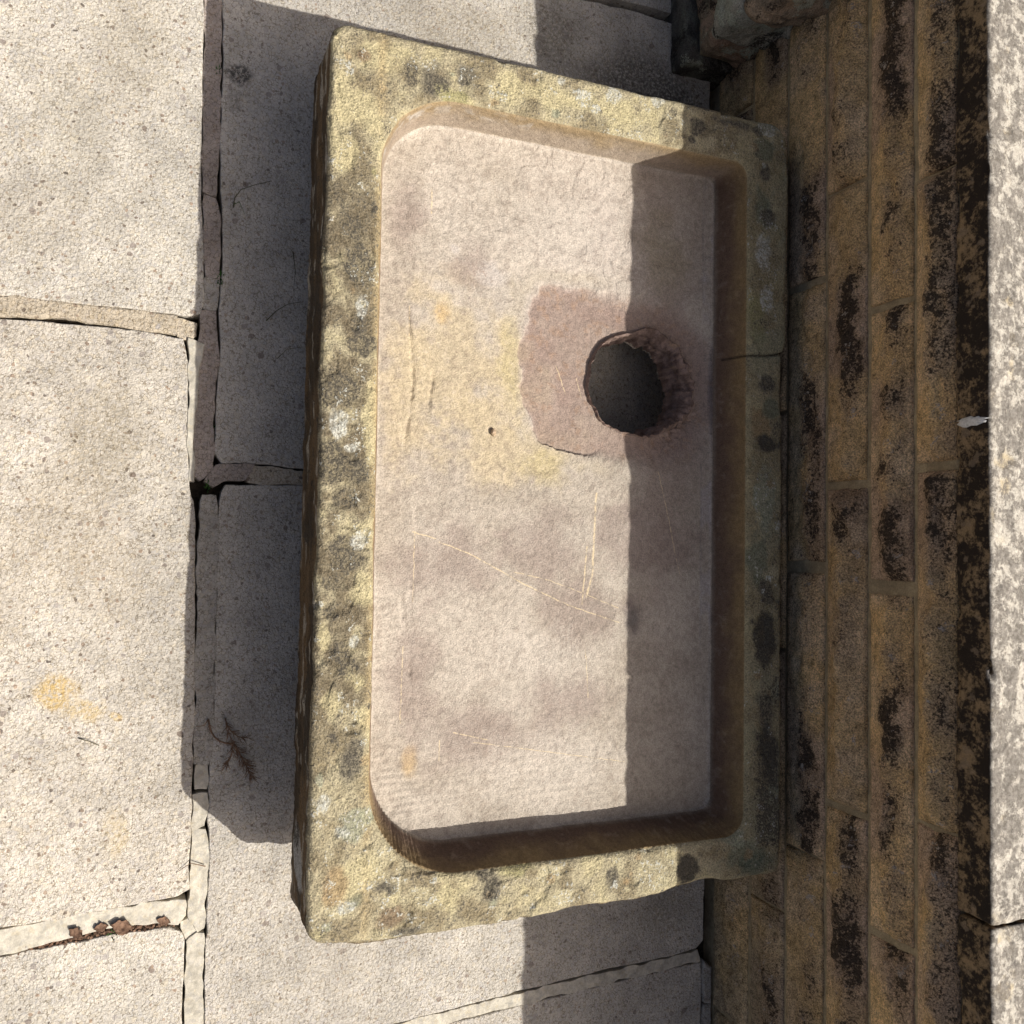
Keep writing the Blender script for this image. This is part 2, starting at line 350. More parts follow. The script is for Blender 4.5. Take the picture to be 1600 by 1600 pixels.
# further flags outside the picture, so that the terrace goes on
for i, (xa, xb) in enumerate(((-1.90, -1.13), (1.345, 2.10))):
    slab('paving_slab', [(xa, -0.72), (xb, -0.72), (xb, 0.07), (xa, 0.07)], PV, pav, seed=30 + i)
for i, (xa, xb) in enumerate(((-2.48, -1.72), (1.52, 2.28))):
    slab('paving_slab', [(xa, 0.10), (xb, 0.10), (xb, 0.93), (xa, 0.93)], PC, pav, seed=33 + i)
for i in range(6):
    xa = -2.35 + i * 0.79
    slab('paving_slab', [(xa, -1.52), (xa + 0.768, -1.52), (xa + 0.768, -0.745), (xa, -0.745)], (PV, PB)[i % 2], pav, seed=36 + i, step=0.02)
    slab('paving_slab', [(xa + .3, -2.32), (xa + 1.068, -2.32), (xa + 1.068, -1.545), (xa + .3, -1.545)], (PB, PC)[i % 2], pav, seed=43 + i, step=0.02)
    

# ================================================================ STONE BLOCKS
def lattice_box(xs, ys, zs):
    """surface of a box on a lattice: vertices and quads (outward)"""
    nx, ny, nz = len(xs), len(ys), len(zs); V = []; F = []; ident = {}
    quads = []
    def face(ax, side):
        a, b = [(1, 2), (2, 0), (0, 1)][ax]
        n = (nx, ny, nz); fixed = 0 if side == 0 else n[ax] - 1
        A, Bm = np.meshgrid(np.arange(n[a]), np.arange(n[b]), indexing='ij')
        I = np.zeros(A.shape + (3,), dtype=np.int64); I[..., ax] = fixed; I[..., a] = A; I[..., b] = Bm
        code = (I[..., 0] * ny + I[..., 1]) * nz + I[..., 2]
        q = np.stack([code[:-1, :-1], code[1:, :-1], code[1:, 1:], code[:-1, 1:]], -1).reshape(-1, 4)
        return q if side == 1 else q[:, ::-1]
    Q = np.concatenate([face(ax, s) for ax in range(3) for s in (0, 1)])
    u, inv = np.unique(Q.ravel(), return_inverse=True)
    k = u % nz; j = (u // nz) % ny; i = u // (nz * ny)
    V = np.c_[np.asarray(xs)[i], np.asarray(ys)[j], np.asarray(zs)[k]]
    return V.astype(np.float64), inv.reshape(-1, 4)
def axis(a, b, step): return np.linspace(a, b, max(2, int(round((b - a) / step)) + 1))
def round_box(V, lo, hi, r):
    """pull the corners of a box in to radius r; returns points and outward normals"""
    lo = np.array(lo); hi = np.array(hi)
    c = np.clip(V, lo + r, hi - r); d = V - c
    L = np.linalg.norm(d, axis=1, keepdims=True) + 1e-9
    n = d / L
    return c + n * np.minimum(L, r), n

# colours of the wall stone (base colours)
OCHRE = np.array((0.68, 0.48, 0.245)); BUFF = np.array((0.64, 0.48, 0.295)); UMBER = np.array((0.27, 0.195, 0.125))
INK = np.array((0.022, 0.017, 0.013)); ASH = np.array((0.44, 0.40, 0.35)); MOSS = np.array((0.22, 0.20, 0.13)); PINKY = np.array((0.48, 0.35, 0.25))
def mixc(a, b, m): return a + (b - a) * m[:, None]
M['wall_stone'] = mat_tinted('weathered_sandstone', 0.48, 0.0034, 430, 95, coarse_a=0.28, brown=(0.26, 0.18, 0.11), brown_a=.65, pale=(0.36, 0.31, 0.26), ink=(0.028, 0.021, 0.016))
M['pier_stone'] = mat_tinted('rough_gritstone', 0.35, 0.0026, 420, 80, pale=(0.34, 0.35, 0.27))

def stone_tint(P, s, bulge, rowdark, seed, tone, top=0.0):
    n1 = fbm(P, 24, 3, seed); n4 = fbm(P, (6, 6, 11), 2, seed + 23); a = fbm(P, 75, 2, seed + 9); n0 = noise(P, 3.1, 77)
    base = mixc(np.tile(OCHRE, (len(P), 1)), BUFF, sstep(-.35, .35, n1))
    base = mixc(base, PINKY, sstep(-.05, .4, n4) * 0.85)
    base = base * (tone * (0.92 + .14 * noise(P, 1.7, 91)) + 0.22 * n1 + .12 * a)[:, None]
    base = mixc(base, MOSS, sstep(0.08, -0.02, s) * 0.3 + sstep(0.30, 0.05, P[:, 2]) * 0.6 * sstep(-.5, .3, n4))
    sw = s + 0.26 * n1 + 0.10 * a
    band = sstep(0.20, 0.62, sw) * sstep(1.10, 0.80, sw) * sstep(1.0, .93, s)
    D = 0.11 + band * np.clip(0.42 + rowdark + 0.9 * n4 + 0.6 * n1 + 0.35 * n0, 0, 1.05) * 0.66 + 0.12 * n1
    if top: D = np.maximum(D, 0.50 * sstep(0.52, 0.70, s + 0.28 * n1 + .12 * a) + .18 * n1)  # darker towards the top of the stone, colour only
    pale = sstep(0.20, 0.42, fbm(P, 60, 2, seed + 31)) * (0.20 + .30 * band)
    return base, np.clip(D, 0, 1.1), pale

wall = empty('garden_wall', (0, WALL_Y, 0), 'low garden wall of coursed brown sandstone under a sunlit lichen coping, behind the sink', 'wall')
# core and pointing mortar
V, F = lattice_box(axis(-2.2, 2.2, 0.02), [WALL_Y + 0.0045, 1.27], axis(-0.06, COPE_BOT - 0.001, 0.012))
mk = V[:, 1] < WALL_Y + 0.02
V[mk, 1] += 0.0012 * fbm(V[mk], 40, 3, 3)
make_mesh('mortar_pointing', V, F, M['wall_mortar'], wall)

def wall_stone(x0, x1, z0, z1, seed, dark, amp, tone, fine=True, y=WALL_Y, ridge=0.62, top_dark=0.0):
    st = 0.0036 if fine else 0.012
    V, F = lattice_box(axis(x0, x1, st), [WALL_Y - 0.0, WALL_Y + 0.02, WALL_Y + 0.09], axis(z0, z1, st))
    s = (V[:, 2] - z0) / (z1 - z0); ex = np.minimum(V[:, 0] - x0, x1 - V[:, 0])
    ez = np.minimum(V[:, 2] - z0, z1 - V[:, 2])
    front = V[:, 1] < WALL_Y + 0.001
    W = V * np.array((1.0, 0.0, 1.0))
    n1 = fbm(W, (9, 9, 16), 3, seed); n2 = fbm(W, (34, 34, 48), 3, seed + 3, 0.6); n3 = noise(W, 150, seed + 5)
    rg = ridge + 0.10 * n1
    prof = sstep(0.02, 1.0, np.clip(s / rg, 0, 1)) * sstep(1.0, 0.0, np.clip((s - rg) / (1.02 - rg), 0, 1))
    marg = sstep(0.0, 0.020, ex + 0.004 * n2)
    bul = np.clip(prof * marg * (0.75 + 0.7 * n1 + 0.35 * n2), 0, 2.0)
    rough = 0.0040 * n2 + 0.0016 * n3
    edge = sstep(0.0045, 0.0, np.minimum(ex, ez) + 0.0012 * n2)
    dy = -amp * bul - rough * (0.4 + prof) + 0.003 * edge
    V[front, 1] += dy[front]
    # slightly ragged arrises
    V[:, 0] += 0.0012 * noise(V, 60, seed + 7) * (ex < 0.001); V[:, 2] += 0.0012 * noise(V, 60, seed + 8) * (ez < 0.001)
    tint, gr, pl = stone_tint(np.c_[V[:, 0], 0 * V[:, 0], V[:, 2]], s, bul, dark, seed, tone, top_dark)
    return make_mesh('wall_stone', V, F, M['wall_stone'], wall, tint, extra={'grime': gr, 'pale': pl})

# (z0, z1, joints [(x, width)], darkness, bulge)
ROWS = [
    (0.004, 0.0985, [(-1.62, .006), (-1.18, .006), (-0.76, .006), (-0.30, .008), (0.12, .006), (0.40, .006), (0.80, .006), (1.25, .006), (1.7, .006)], -0.30, 0.006),
    (0.1065, 0.188, [(-1.75, .006), (-1.30, .006), (-0.98, .006), (-0.62, .008), (-0.22, .006), (0.16, .006), (0.570, .003), (0.99, .006), (1.45, .006)], -0.12, 0.006),
    (0.194, 0.2770, [(-1.6, .006), (-1.22, .006), (-0.85, .008), (-0.412, .011), (0.027, .019), (0.462, .003), (0.90, .008), (1.32, .006), (1.8, .006)], 0.10, 0.006),
    (0.284, 0.3640, [(-1.8, .006), (-1.40, .006), (-0.97, .008), (-0.535, .006), (-0.095, .012), (0.374, .011), (0.80, .008), (1.20, .006), (1.64, .006)], 0.20, 0.016),
    (0.3705, 0.4470, [(-1.62, .006), (-1.20, .006), (-0.80, .008), (-0.340, .010), (0.051, .020), (0.526, .011), (0.95, .008), (1.42, .006), (1.85, .006)], 0.26, 0.016),
    (0.4535, 0.5185, [(-1.75, .006), (-1.34, .006), (-0.93, .008), (-0.495, .004), (-0.110, .012), (0.354, .005), (0.80, .006), (1.22, .006), (1.66, .006)], 0.12, 0.017),
]
sd_ = 100
for r, (z0, z1, jt, dark, amp) in enumerate(ROWS):
    xs = [(-2.2, 0)] + jt + [(2.2, 0)]
    for (a, wa), (b, wb) in zip(xs[:-1], xs[1:]):
        sd_ += 7
        vis = b > -0.95 and a < 0.95
        rr = random.Random(sd_)
        wall_stone(a + wa / 2, b - wb / 2, z0 + rr.uniform(-.001, .001), z1 + rr.uniform(-.001, .001), sd_, dark + rr.uniform(-.10, .12), amp * rr.uniform(.7, 1.5),
                   rr.uniform(0.88, 1.16), vis, ridge=(0.62 if r < 5 else 0.58), top_dark=(1.0 if r == 5 else 0.0))

# coping flags of the wall
def mat_coping():
    k = NT('lichen_coping')
    wv = k.warp(0.012, 60)
    a = k.noise(52, 6, 0.76, wv); b = k.noise(200, 4, 0.65); c = k.noise(700, 2, 0.6); d = k.noise(9, 2)
    base = k.mix(k.ramp(b, 0.35, 0.65), (0.42, 0.385, 0.325), (0.56, 0.525, 0.45))
    base = k.mix(k.math('MULTIPLY', k.ramp(k.noise(24, 3), 0.58, 0.70), 0.5), base, (0.52, 0.40, 0.20))
    grey = k.ramp(k.math('ADD', a, k.math('MULTIPLY', d, 0.22)), 0.525, 0.645)
    col = k.mix(k.math('MULTIPLY', grey, 0.85), base, k.mix(k.ramp(b, .35, .65), (0.11, 0.098, 0.082), (0.22, 0.20, 0.175)))
    a2 = k.noise(90, 3, 0.6, wv)
    col = k.mix(k.math('MULTIPLY', k.ramp(a2, 0.62, 0.68), 0.7), col, (0.10, 0.09, 0.08))
    # upright faces are black with lichen over brown stone
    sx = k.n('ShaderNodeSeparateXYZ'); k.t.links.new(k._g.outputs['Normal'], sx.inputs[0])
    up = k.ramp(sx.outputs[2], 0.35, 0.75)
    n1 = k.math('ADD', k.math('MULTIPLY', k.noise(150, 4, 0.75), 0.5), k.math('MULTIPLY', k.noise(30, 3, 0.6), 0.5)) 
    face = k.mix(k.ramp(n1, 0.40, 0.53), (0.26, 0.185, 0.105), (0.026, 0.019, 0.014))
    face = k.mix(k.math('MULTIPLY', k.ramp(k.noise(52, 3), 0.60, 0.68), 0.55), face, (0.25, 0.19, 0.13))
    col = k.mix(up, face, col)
    col = k.scale(col, k.ramp(c, 0.25, 0.75, 0.82, 1.18))
    n_ = k.bump(a, 0.002, 0.8); n2 = k.bump(c, 0.0007, 1.0, n_)
    return k.done(col, n2)
M['coping'] = mat_coping()
def coping(x0, x1, seed, fine):
    st = 0.005 if fine else 0.02
    yf = WALL_Y - 0.005
    V, F = lattice_box(axis(x0, x1, st), np.r_[axis(yf, yf + 0.06, 0.004), axis(yf + 0.08, 1.30, 0.02)], axis(COPE_BOT, COPE_TOP, 0.004))
    V, n = round_box(V, (x0, yf, COPE_BOT), (x1, 1.30, COPE_TOP), 0.0045)
    ed = (np.abs(n[:, 1]) > .05) * (np.abs(n[:, 2]) > .05)
    V += n * (0.0026 * fbm(V, 35, 3, seed) + 0.0011 * noise(V, 120, seed + 4) - ed * 0.006 * sstep(0.12, 0.4, fbm(V, 22, 3, seed + 9)))[:, None]
    return make_mesh('coping_stone', V, F, M['coping'], wall)
for i, (a, b) in enumerate(((-2.2, -1.05), (-1.046, 0.443), (0.447, 1.40), (1.404, 2.2))):
    coping(a, b, 60 + i, i in (1, 2))

# ================================================================ PIER AT THE LEFT
pier = empty('stone_pier', (-1.3, 0.9, 0), 'rough dark stone pier jutting out from the wall beside the sink', 'pier')
def block(name, lo, hi, mat, parent, tint_fn, seed, st=0.005, r=0.012, amp=0.004, amp2=0.0015, freq=22):
    V, F = lattice_box(axis(lo[0], hi[0], st if hi[0] - lo[0] < .8 else .012), axis(lo[1], hi[1], st), axis(lo[2], hi[2], st))
    V, n = round_box(V, lo, hi, r)
    V += n * (1.5 * amp * fbm(V, freq, 3, seed) + 1.3 * amp * np.abs(fbm(V, (18, 18, 55), 2, seed + 2)) + 1.6 * amp2 * fbm(V, 90, 2, seed + 4))[:, None]
    pl = 0.75 * sstep(0.0, 0.4, fbm(V, 26, 3, seed + 51)); gr = 0.15 + 0.55 * sstep(-.1, .35, fbm(V, 18, 3, seed + 57))
    return make_mesh(name, V, F, mat, parent, tint_fn(V, seed), extra={'grime': gr * (amp > 0), 'pale': pl * (amp > 0)})
def tint2(a, b, c=None, f=30):
    a, b = np.array(a), np.array(b)
    def fn(V, seed):
        m = sstep(-.3, .3, fbm(V, f, 3, seed + 11)); t = mixc(np.tile(a, (len(V), 1)), b, m)
        if c is not None: t = mixc(t, np.array(c), sstep(0.1, 0.4, fbm(V, 60, 3, seed + 21)) * 0.8)
        return t * (1 + 0.15 * noise(V, 250, seed + 30))[:, None]
    return fn
YB = WALL_Y + 0.03
DARK = tint2((0.07, 0.065, 0.055), (0.12, 0.11, 0.09), (0.16, 0.16, 0.125))
RUST = tint2((0.34, 0.235, 0.165), (0.28, 0.215, 0.15), (0.17, 0.16, 0.11))
GREYG = tint2((0.30, 0.285, 0.225), (0.40, 0.375, 0.30), (0.17, 0.175, 0.13))
TAN = tint2((0.36, 0.265, 0.175), (0.28, 0.22, 0.155), (0.12, 0.10, 0.075))
PS = M['pier_stone']
block('pier_plinth', (-1.75, 0.857, -0.05), (-0.842, YB, 0.046), PS, pier, DARK, 201, r=0.006, amp=0.002)
block('pier_stone', (-1.10, 0.872, 0.052), (-0.846, YB, 0.124), PS, pier, RUST, 202, r=0.020, amp=0.007)
block('pier_stone', (-1.75, 0.870, 0.052), (-1.107, YB, 0.122), PS, pier, GREYG, 203, r=0.015, amp=0.006)
block('pier_stone', (-1.02, 0.853, 0.129), (-0.836, YB, 0.206), PS, pier, GREYG, 204, r=0.014, amp=0.007, freq=16)
block('pier_stone', (-1.75, 0.858, 0.128), (-1.028, YB, 0.205), PS, pier, TAN, 205, r=0.014, amp=0.007)
block('pier_stone', (-1.20, 0.858, 0.212), (-0.826, YB, 0.300), PS, pier, TAN, 206, r=0.020, amp=0.009, freq=14)
block('pier_stone', (-1.75, 0.860, 0.211), (-1.207, YB, 0.299), PS, pier, GREYG, 207, r=0.018, amp=0.008)
block('pier_stone', (-1.06, 0.862, 0.306), (-0.834, YB, 0.385), PS, pier, GREYG, 208, r=0.018, amp=0.007)
block('pier_stone', (-1.75, 0.862, 0.306), (-1.067, YB, 0.385), PS, pier, TAN, 209, r=0.018, amp=0.007)
block('pier_stone', (-1.75, 0.862, 0.391), (-0.836, YB, 0.462), PS, pier, TAN, 210, r=0.016, amp=0.006)
block('pier_stone', (-1.75, 0.85, 0.468), (-0.83, YB, 0.517), PS, pier, GREYG, 211, r=0.012, amp=0.004)
V, F = lattice_box(axis(-1.74, -0.858, 0.02), axis(0.885, YB, 0.02), axis(0.0, 0.50, 0.02))
make_mesh('pier_mortar', V, F, M['wall_mortar'], pier)

# ================================================================ THE STONE SINK
SCRATCH = [
    (-0.0158, 0.3515, -0.0067, 0.3857, 1.2),
    (-0.0023, 0.3904, 0.0123, 0.4331, 1.1),
    (0.0123, 0.4331, 0.0292, 0.4671, 1.1),
    (0.0292, 0.4671, 0.0593, 0.5261, 1.1),
    (0.0593, 0.5261, 0.0867, 0.5900, 1.1),
    (0.0867, 0.5900, 0.1075, 0.6541, 1.1),
    (0.1075, 0.6541, 0.1146, 0.6771, 1.1),
    (0.0391, 0.5037, 0.0501, 0.5574, 0.8),
    (0.0501, 0.5574, 0.0700, 0.6161, 0.8),
    (0.0700, 0.6161, 0.0925, 0.6746, 0.8),
    (-0.0796, 0.6355, 0.0473, 0.6297, 2.2),
    (0.0473, 0.6297, 0.0767, 0.6205, 2.2),
    (-0.0001, 0.6205, 0.0870, 0.6142, 1.5),
    (0.1502, 0.6193, 0.2239, 0.6257, 0.8),
    (-0.0167, 0.3551, 0.0797, 0.3543, 0.8),
    (-0.1161, 0.7438, 0.0414, 0.7824, 0.9),
    (-0.2661, 0.5692, -0.2247, 0.5856, 0.9),
    (-0.4970, 0.3707, -0.4608, 0.3714, 1.6),
    (0.2619, 0.4159, 0.2751, 0.4675, 0.9),
    (0.2703, 0.3965, 0.3000, 0.3961, 0.9),
    (-0.3274, 0.3417, -0.2547, 0.3440, 0.9),
    (0.2441, 0.3396, 0.1404, 0.3411, 0.9),
    (-0.2501, 0.6042, -0.2220, 0.6121, 1.0),
    (0.2772, 0.4464, 0.3223, 0.6873, 0.7),
]
RIM_MARKS = [
    ('dark',-0.348,0.253,0.0369,0.0182), ('dark',-0.270,0.259,0.0286,0.0182), ('dark',-0.195,0.234,0.0259,0.0243), ('dark',-0.102,0.226,0.0225,0.0240),
    ('dark',-0.091,0.259,0.0203,0.0164), ('dark',0.020,0.241,0.0240,0.0242), ('dark',0.046,0.231,0.0143,0.0144), ('dark',0.138,0.236,0.0175,0.0160),
    ('dark',0.158,0.252,0.0143,0.0178), ('slate',0.266,0.257,0.0317,0.0146), ('dark',0.244,0.234,0.0158,0.0112), ('dark',-0.404,0.244,0.0246,0.0207),
    ('dark',-0.425,0.272,0.0166,0.0127), ('dark',-0.442,0.227,0.0163,0.0123), ('dark',-0.054,0.247,0.0145,0.0178), ('dark',0.090,0.231,0.0111,0.0112),
    ('yellow',-0.153,0.274,0.0572,0.0116), ('yellow',0.066,0.266,0.0242,0.0180), ('yellow',0.121,0.219,0.0198,0.0095), ('yellow',0.175,0.265,0.0160,0.0204),
    ('yellow',0.201,0.229,0.0197,0.0159), ('yellow',-0.628,0.281,0.0252,0.0389), ('yellow',-0.562,0.249,0.0332,0.0294), ('yellow',0.219,0.274,0.0176,0.0115),
    ('yellow',-0.494,0.238,0.0247,0.0207), ('yellow',0.123,0.284,0.0484,0.0083), ('pale',-0.299,0.260,0.0164,0.0075), ('pale',-0.149,0.232,0.0177,0.0129),
    ('pale',-0.119,0.249,0.0065,0.0098), ('pale',-0.001,0.261,0.0105,0.0090), ('pale',0.124,0.258,0.0104,0.0073), ('mint',0.290,0.219,0.0110,0.0063),
    ('mint',0.353,0.264,0.0206,0.0195), ('pale',0.322,0.224,0.0110,0.0079), ('pale',0.359,0.249,0.0079,0.0097), ('mint',0.343,0.280,0.0112,0.0082),
    ('slate',-0.613,0.351,0.0189,0.0235), ('slate',-0.599,0.344,0.0171,0.0126), ('brown',-0.625,0.253,0.0083,0.0102), ('dark',-0.614,0.315,0.0187,0.0124),
    ('slate',-0.631,0.395,0.0140,0.0186), ('green',-0.594,0.382,0.0104,0.0202), ('green',-0.602,0.360,0.0103,0.0145), ('green',-0.476,0.271,0.0042,0.0042),
    ('pale',-0.632,0.572,0.0129,0.0145), ('pale',-0.622,0.589,0.0083,0.0125), ('pale',-0.646,0.617,0.0131,0.0138), ('pale',-0.657,0.694,0.0086,0.0100),
    ('pale',-0.650,0.536,0.0064,0.0071), ('slate',-0.629,0.768,0.0127,0.0150), ('slate',-0.650,0.794,0.0079,0.0094), ('slate',-0.609,0.751,0.0048,0.0057),
    ('slate',-0.647,0.824,0.0079,0.0311), ('pale',-0.653,0.890,0.0111,0.0149), ('slate',-0.644,0.873,0.0060,0.0074), ('teal',-0.616,0.884,0.0141,0.0172),
    ('slate',-0.581,0.885,0.0120,0.0111), ('teal',-0.520,0.879,0.0300,0.0171), ('slate',-0.512,0.891,0.0120,0.0147), ('pale',-0.456,0.883,0.0299,0.0146),
    ('pale',-0.382,0.888,0.0239,0.0122), ('green',-0.350,0.874,0.0396,0.0168), ('tan',-0.185,0.881,0.0216,0.0216), ('black',-0.159,0.893,0.0138,0.0241),
    ('teal',-0.214,0.899,0.0158,0.0121), ('slate',-0.253,0.893,0.0119,0.0169), ('pale',-0.035,0.844,0.0116,0.0070), ('mint',-0.076,0.888,0.0490,0.0168),
    ('teal',0.022,0.876,0.0291,0.0166), ('black',0.139,0.891,0.0407,0.0191), ('slate',0.071,0.895,0.0175,0.0144), ('black',0.317,0.894,0.0433,0.0191),
    ('slate',0.245,0.893,0.0241,0.0167), ('teal',0.370,0.891,0.0134,0.0178), ('black',0.418,0.897,0.0134,0.0072), ('teal',0.457,0.856,0.0208,0.0409),
    ('teal',0.473,0.874,0.0152,0.0306), ('yellow',0.401,0.911,0.0096,0.0096), ('mint',0.431,0.838,0.0132,0.0208), ('black',0.465,0.755,0.0147,0.0154),
    ('slate',0.464,0.631,0.0142,0.0092), ('tan',0.472,0.654,0.0089,0.0125), ('cream',0.479,0.712,0.0091,0.0129), ('cream',0.482,0.654,0.0071,0.0094),
    ('slate',0.456,0.449,0.0201,0.0119), ('slate',0.434,0.437,0.0117,0.0091), ('green',0.431,0.487,0.0119,0.0244), ('green',0.415,0.459,0.0101,0.0166),
    ('slate',0.432,0.296,0.0072,0.0150), ('slate',0.438,0.311,0.0064,0.0067), ('brown',0.474,0.314,0.0128,0.0168), ('slate',0.494,0.338,0.0064,0.0239),
    ('teal',0.445,0.270,0.0079,0.0090), ('cream',0.456,0.243,0.0125,0.0144), ('pale',0.453,0.255,0.0071,0.0113), ('cream',0.397,0.302,0.0176,0.0200),
    ('cream',0.456,0.354,0.0195,0.0225), ('yellow',0.456,0.388,0.0246,0.0194), ('yellow',0.417,0.270,0.0206,0.0327), ('tan',0.421,0.238,0.0235,0.0144),
    ('cream',0.446,0.534,0.0138,0.0193), ('cream',0.478,0.554,0.0121,0.0157), ('green',0.481,0.224,0.0093,0.0079), ('mint',0.474,0.231,0.0062,0.0080),
    ('yellow',-0.626,0.609,0.0130,0.0634), ('yellow',-0.629,0.489,0.0197,0.0590),
]
FLOOR_MARKS = [
    ('gold',-0.262,0.418,0.1088,0.0861), ('gold',-0.139,0.498,0.0554,0.1097), ('gold',-0.193,0.467,0.0550,0.0589), ('gold',-0.232,0.496,0.1112,0.0601),
    ('lime',-0.269,0.496,0.0836,0.0221), ('lime',-0.114,0.549,0.0281,0.0411), ('gold',-0.331,0.388,0.0271,0.0236), ('orange',-0.322,0.388,0.0162,0.0132),
    ('orange',0.297,0.354,0.0190,0.0109), ('pink',-0.467,0.575,0.0576,0.0956), ('pink',-0.495,0.394,0.0547,0.0575), ('mauve',0.027,0.404,0.0534,0.0844),
    ('mauve',0.007,0.551,0.0558,0.0716), ('mauve',0.175,0.352,0.0695,0.0452), ('mauve',0.270,0.465,0.0448,0.1065), ('mauve',0.101,0.604,0.0564,0.0631),
    ('mauve',-0.391,0.435,0.0367,0.0390), ('mauve',-0.459,0.339,0.0537,0.0277), ('pink',0.155,0.533,0.0367,0.0706), ('pink',0.322,0.566,0.0552,0.1129),
    ('grey',0.112,0.701,0.0232,0.0156), ('mauve',-0.253,0.754,0.3990,0.0695), ('olive',-0.453,0.752,0.0705,0.0468), ('mauve',-0.004,0.711,0.0584,0.0897),
    ('white',-0.415,0.405,0.0073,0.0096), ('white',-0.386,0.464,0.0204,0.0218), ('gold',-0.201,0.344,0.0973,0.0365), ('mauve',0.222,0.595,0.0373,0.0627),
]
GOUGES=[ (0.342,-0.326,-0.131),(0.375,-0.249,-0.177),(0.353,-0.140,-0.096),(0.352,-0.061,-0.017),(0.341,0.071,0.123),(0.349,0.158,0.201),(0.349,0.045,0.080) ]
NL, NS, NC = 460, 280, 84                                # samples on long sides, short sides, corners
def rrect(x0, x1, y0, y1, r):
    """rounded rectangle, same sample count whatever its size; r = radii (front-left, front-right, back-right, back-left)"""
    fl, fr, br, bl = r; P = []
    def seg(a, b, n):
        t = np.arange(n)[:, None] / n; P.append(np.array(a) * (1 - t) + np.array(b) * t)
    def arc(cx, cy, rad, a0, n):
        t = a0 + np.arange(n) / n * math.pi / 2; P.append(np.c_[cx + rad * np.cos(t), cy + rad * np.sin(t)])
    seg((x0 + fl, y0), (x1 - fr, y0), NL); arc(x1 - fr, y0 + fr, fr, -math.pi / 2, NC)
    seg((x1, y0 + fr), (x1, y1 - br), NS); arc(x1 - br, y1 - br, br, 0, NC)
    seg((x1 - br, y1), (x0 + bl, y1), NL); arc(x0 + bl, y1 - bl, bl, math.pi / 2, NC)
    seg((x0, y1 - bl), (x0, y0 + fl), NS); arc(x0 + fl, y0 + fl, fl, math.pi, NC)
    return np.concatenate(P)
OX0, OX1, OY0, OY1 = -0.6625, 0.5015, 0.2085, 0.9285
def outer(inset=0.0):
    P = rrect(OX0 + inset, OX1 - inset, OY0 + inset, OY1 - inset, tuple(max(.004, q - inset) for q in (0.024, 0.022, 0.018, 0.034)))
    # the right-hand end is broken and wavy
    ys = np.array((0.20, 0.272, 0.389, 0.507, 0.574, 0.675, 0.739, 0.794, 0.825, 0.85, 0.93)); xs = np.array((-.012, 0.000, 0.002, 0.0005, -0.003, -0.0025, -0.0095, -0.0145, -0.008, -0.007, -.010))
    wgt = sstep(0.30, 0.49, P[:, 0])
    P[:, 0] += np.interp(P[:, 1], ys, xs) * wgt
    # slight waviness of front and back edges
    P[:, 1] += np.interp(P[:, 0], (-.66, -.3, 0, .2, .5), (0.004, 0.001, 0, -0.0005, -0.002)) * sstep(.3, .215, P[:, 1])
    P[:, 1] += np.interp(P[:, 0], (-.66, -.56, -.32, -.3, -.1, .14, .5), (0.002, 0.005, 0.0, -0.008, -0.005, -0.006, -0.005)) * sstep(.85, .92, P[:, 1])
    q = np.c_[P, np.zeros(len(P))]
    P += np.c_[fbm(q, 24, 3, 71), fbm(q, 24, 3, 72)] * 0.0022
    return P
def inner(inset=0.0):
    r = (0.105, 0.125, 0.032, 0.022)
    return rrect(-0.590 + inset, 0.4275 - inset, 0.2835 + inset, 0.853 - inset, tuple(max(.006, q - inset * .8) for q in r))
def floor_edge(inset=0.0):
    r = (0.095, 0.110, 0.022, 0.014)
    return rrect(-0.5875 + inset, 0.4065 - inset, 0.298 + inset, 0.8390 - inset, tuple(max(.004, q - inset * .8) for q in r))
HX, HY = -0.249, 0.709
FE = floor_edge(0.0055)
ang = np.arctan2(FE[:, 1] - HY, FE[:, 0] - HX)
def hole(rx, ry, jag, seed, dx=0, dy=0, hf=2.6):
    p = np.c_[np.cos(ang), np.sin(ang), np.zeros(len(ang))]
    j = fbm(p, 2.6, 4, seed, 0.65) * jag + jag * hf * fbm(p, 4.5, 3, seed + 3, .6) * sstep(-.1, .7, np.sin(ang))
    return np.c_[HX + dx + (rx + j) * np.cos(ang), HY + dy + (ry + j) * np.sin(ang)]
R_ = []; SEC = []
def ring(P2, z, sec):
    R_.append(np.c_[P2, np.full(len(P2), z) if np.isscalar(z) else z]); SEC.append(sec)
hb = hole(0.0745, 0.0825, 0.0060, 5, hf=1.7)
ob = outer(0.010)
for t in np.linspace(0, 1, 8): ring(hb * (1 - t) + ob * t, SINK_B, 0)                 # underside
for t in np.linspace(0.2, 1, 4): ring(outer(0.010 * (1 - math.sin(t * math.pi / 2)) + .0015), SINK_B + 0.010 * (1 - math.cos(t * math.pi / 2)), 0)
for t in np.linspace(0.04, 1, 30): ring(outer(0.0015 * (1 - t)), SINK_B + 0.010 + t * (RIM_Z - 0.009 - SINK_B - 0.010), 0)
for t in np.linspace(0.15, 1, 6): ring(outer(0.009 * (1 - math.cos(t * math.pi / 2))), RIM_Z - 0.009 * (1 - math.sin(t * math.pi / 2)), 1)
oa, ia = outer(0.009), inner(-0.010)
for t in np.linspace(0.03, 1, 34): ring(oa * (1 - t) + ia * t, RIM_Z, 1)
ra = inner(0.0)
for t in np.linspace(0.1, 1, 9):                                                       # worn inner arris
    s_ = math.sin(t * math.pi / 2); c_ = math.cos(t * math.pi / 2)
    ring(inner(-0.010 + 0.010 * s_), RIM_Z - 0.011 * (1 - c_), 1 if t < .6 else 2)
wt, wb = inner(0.0), floor_edge(0.0)
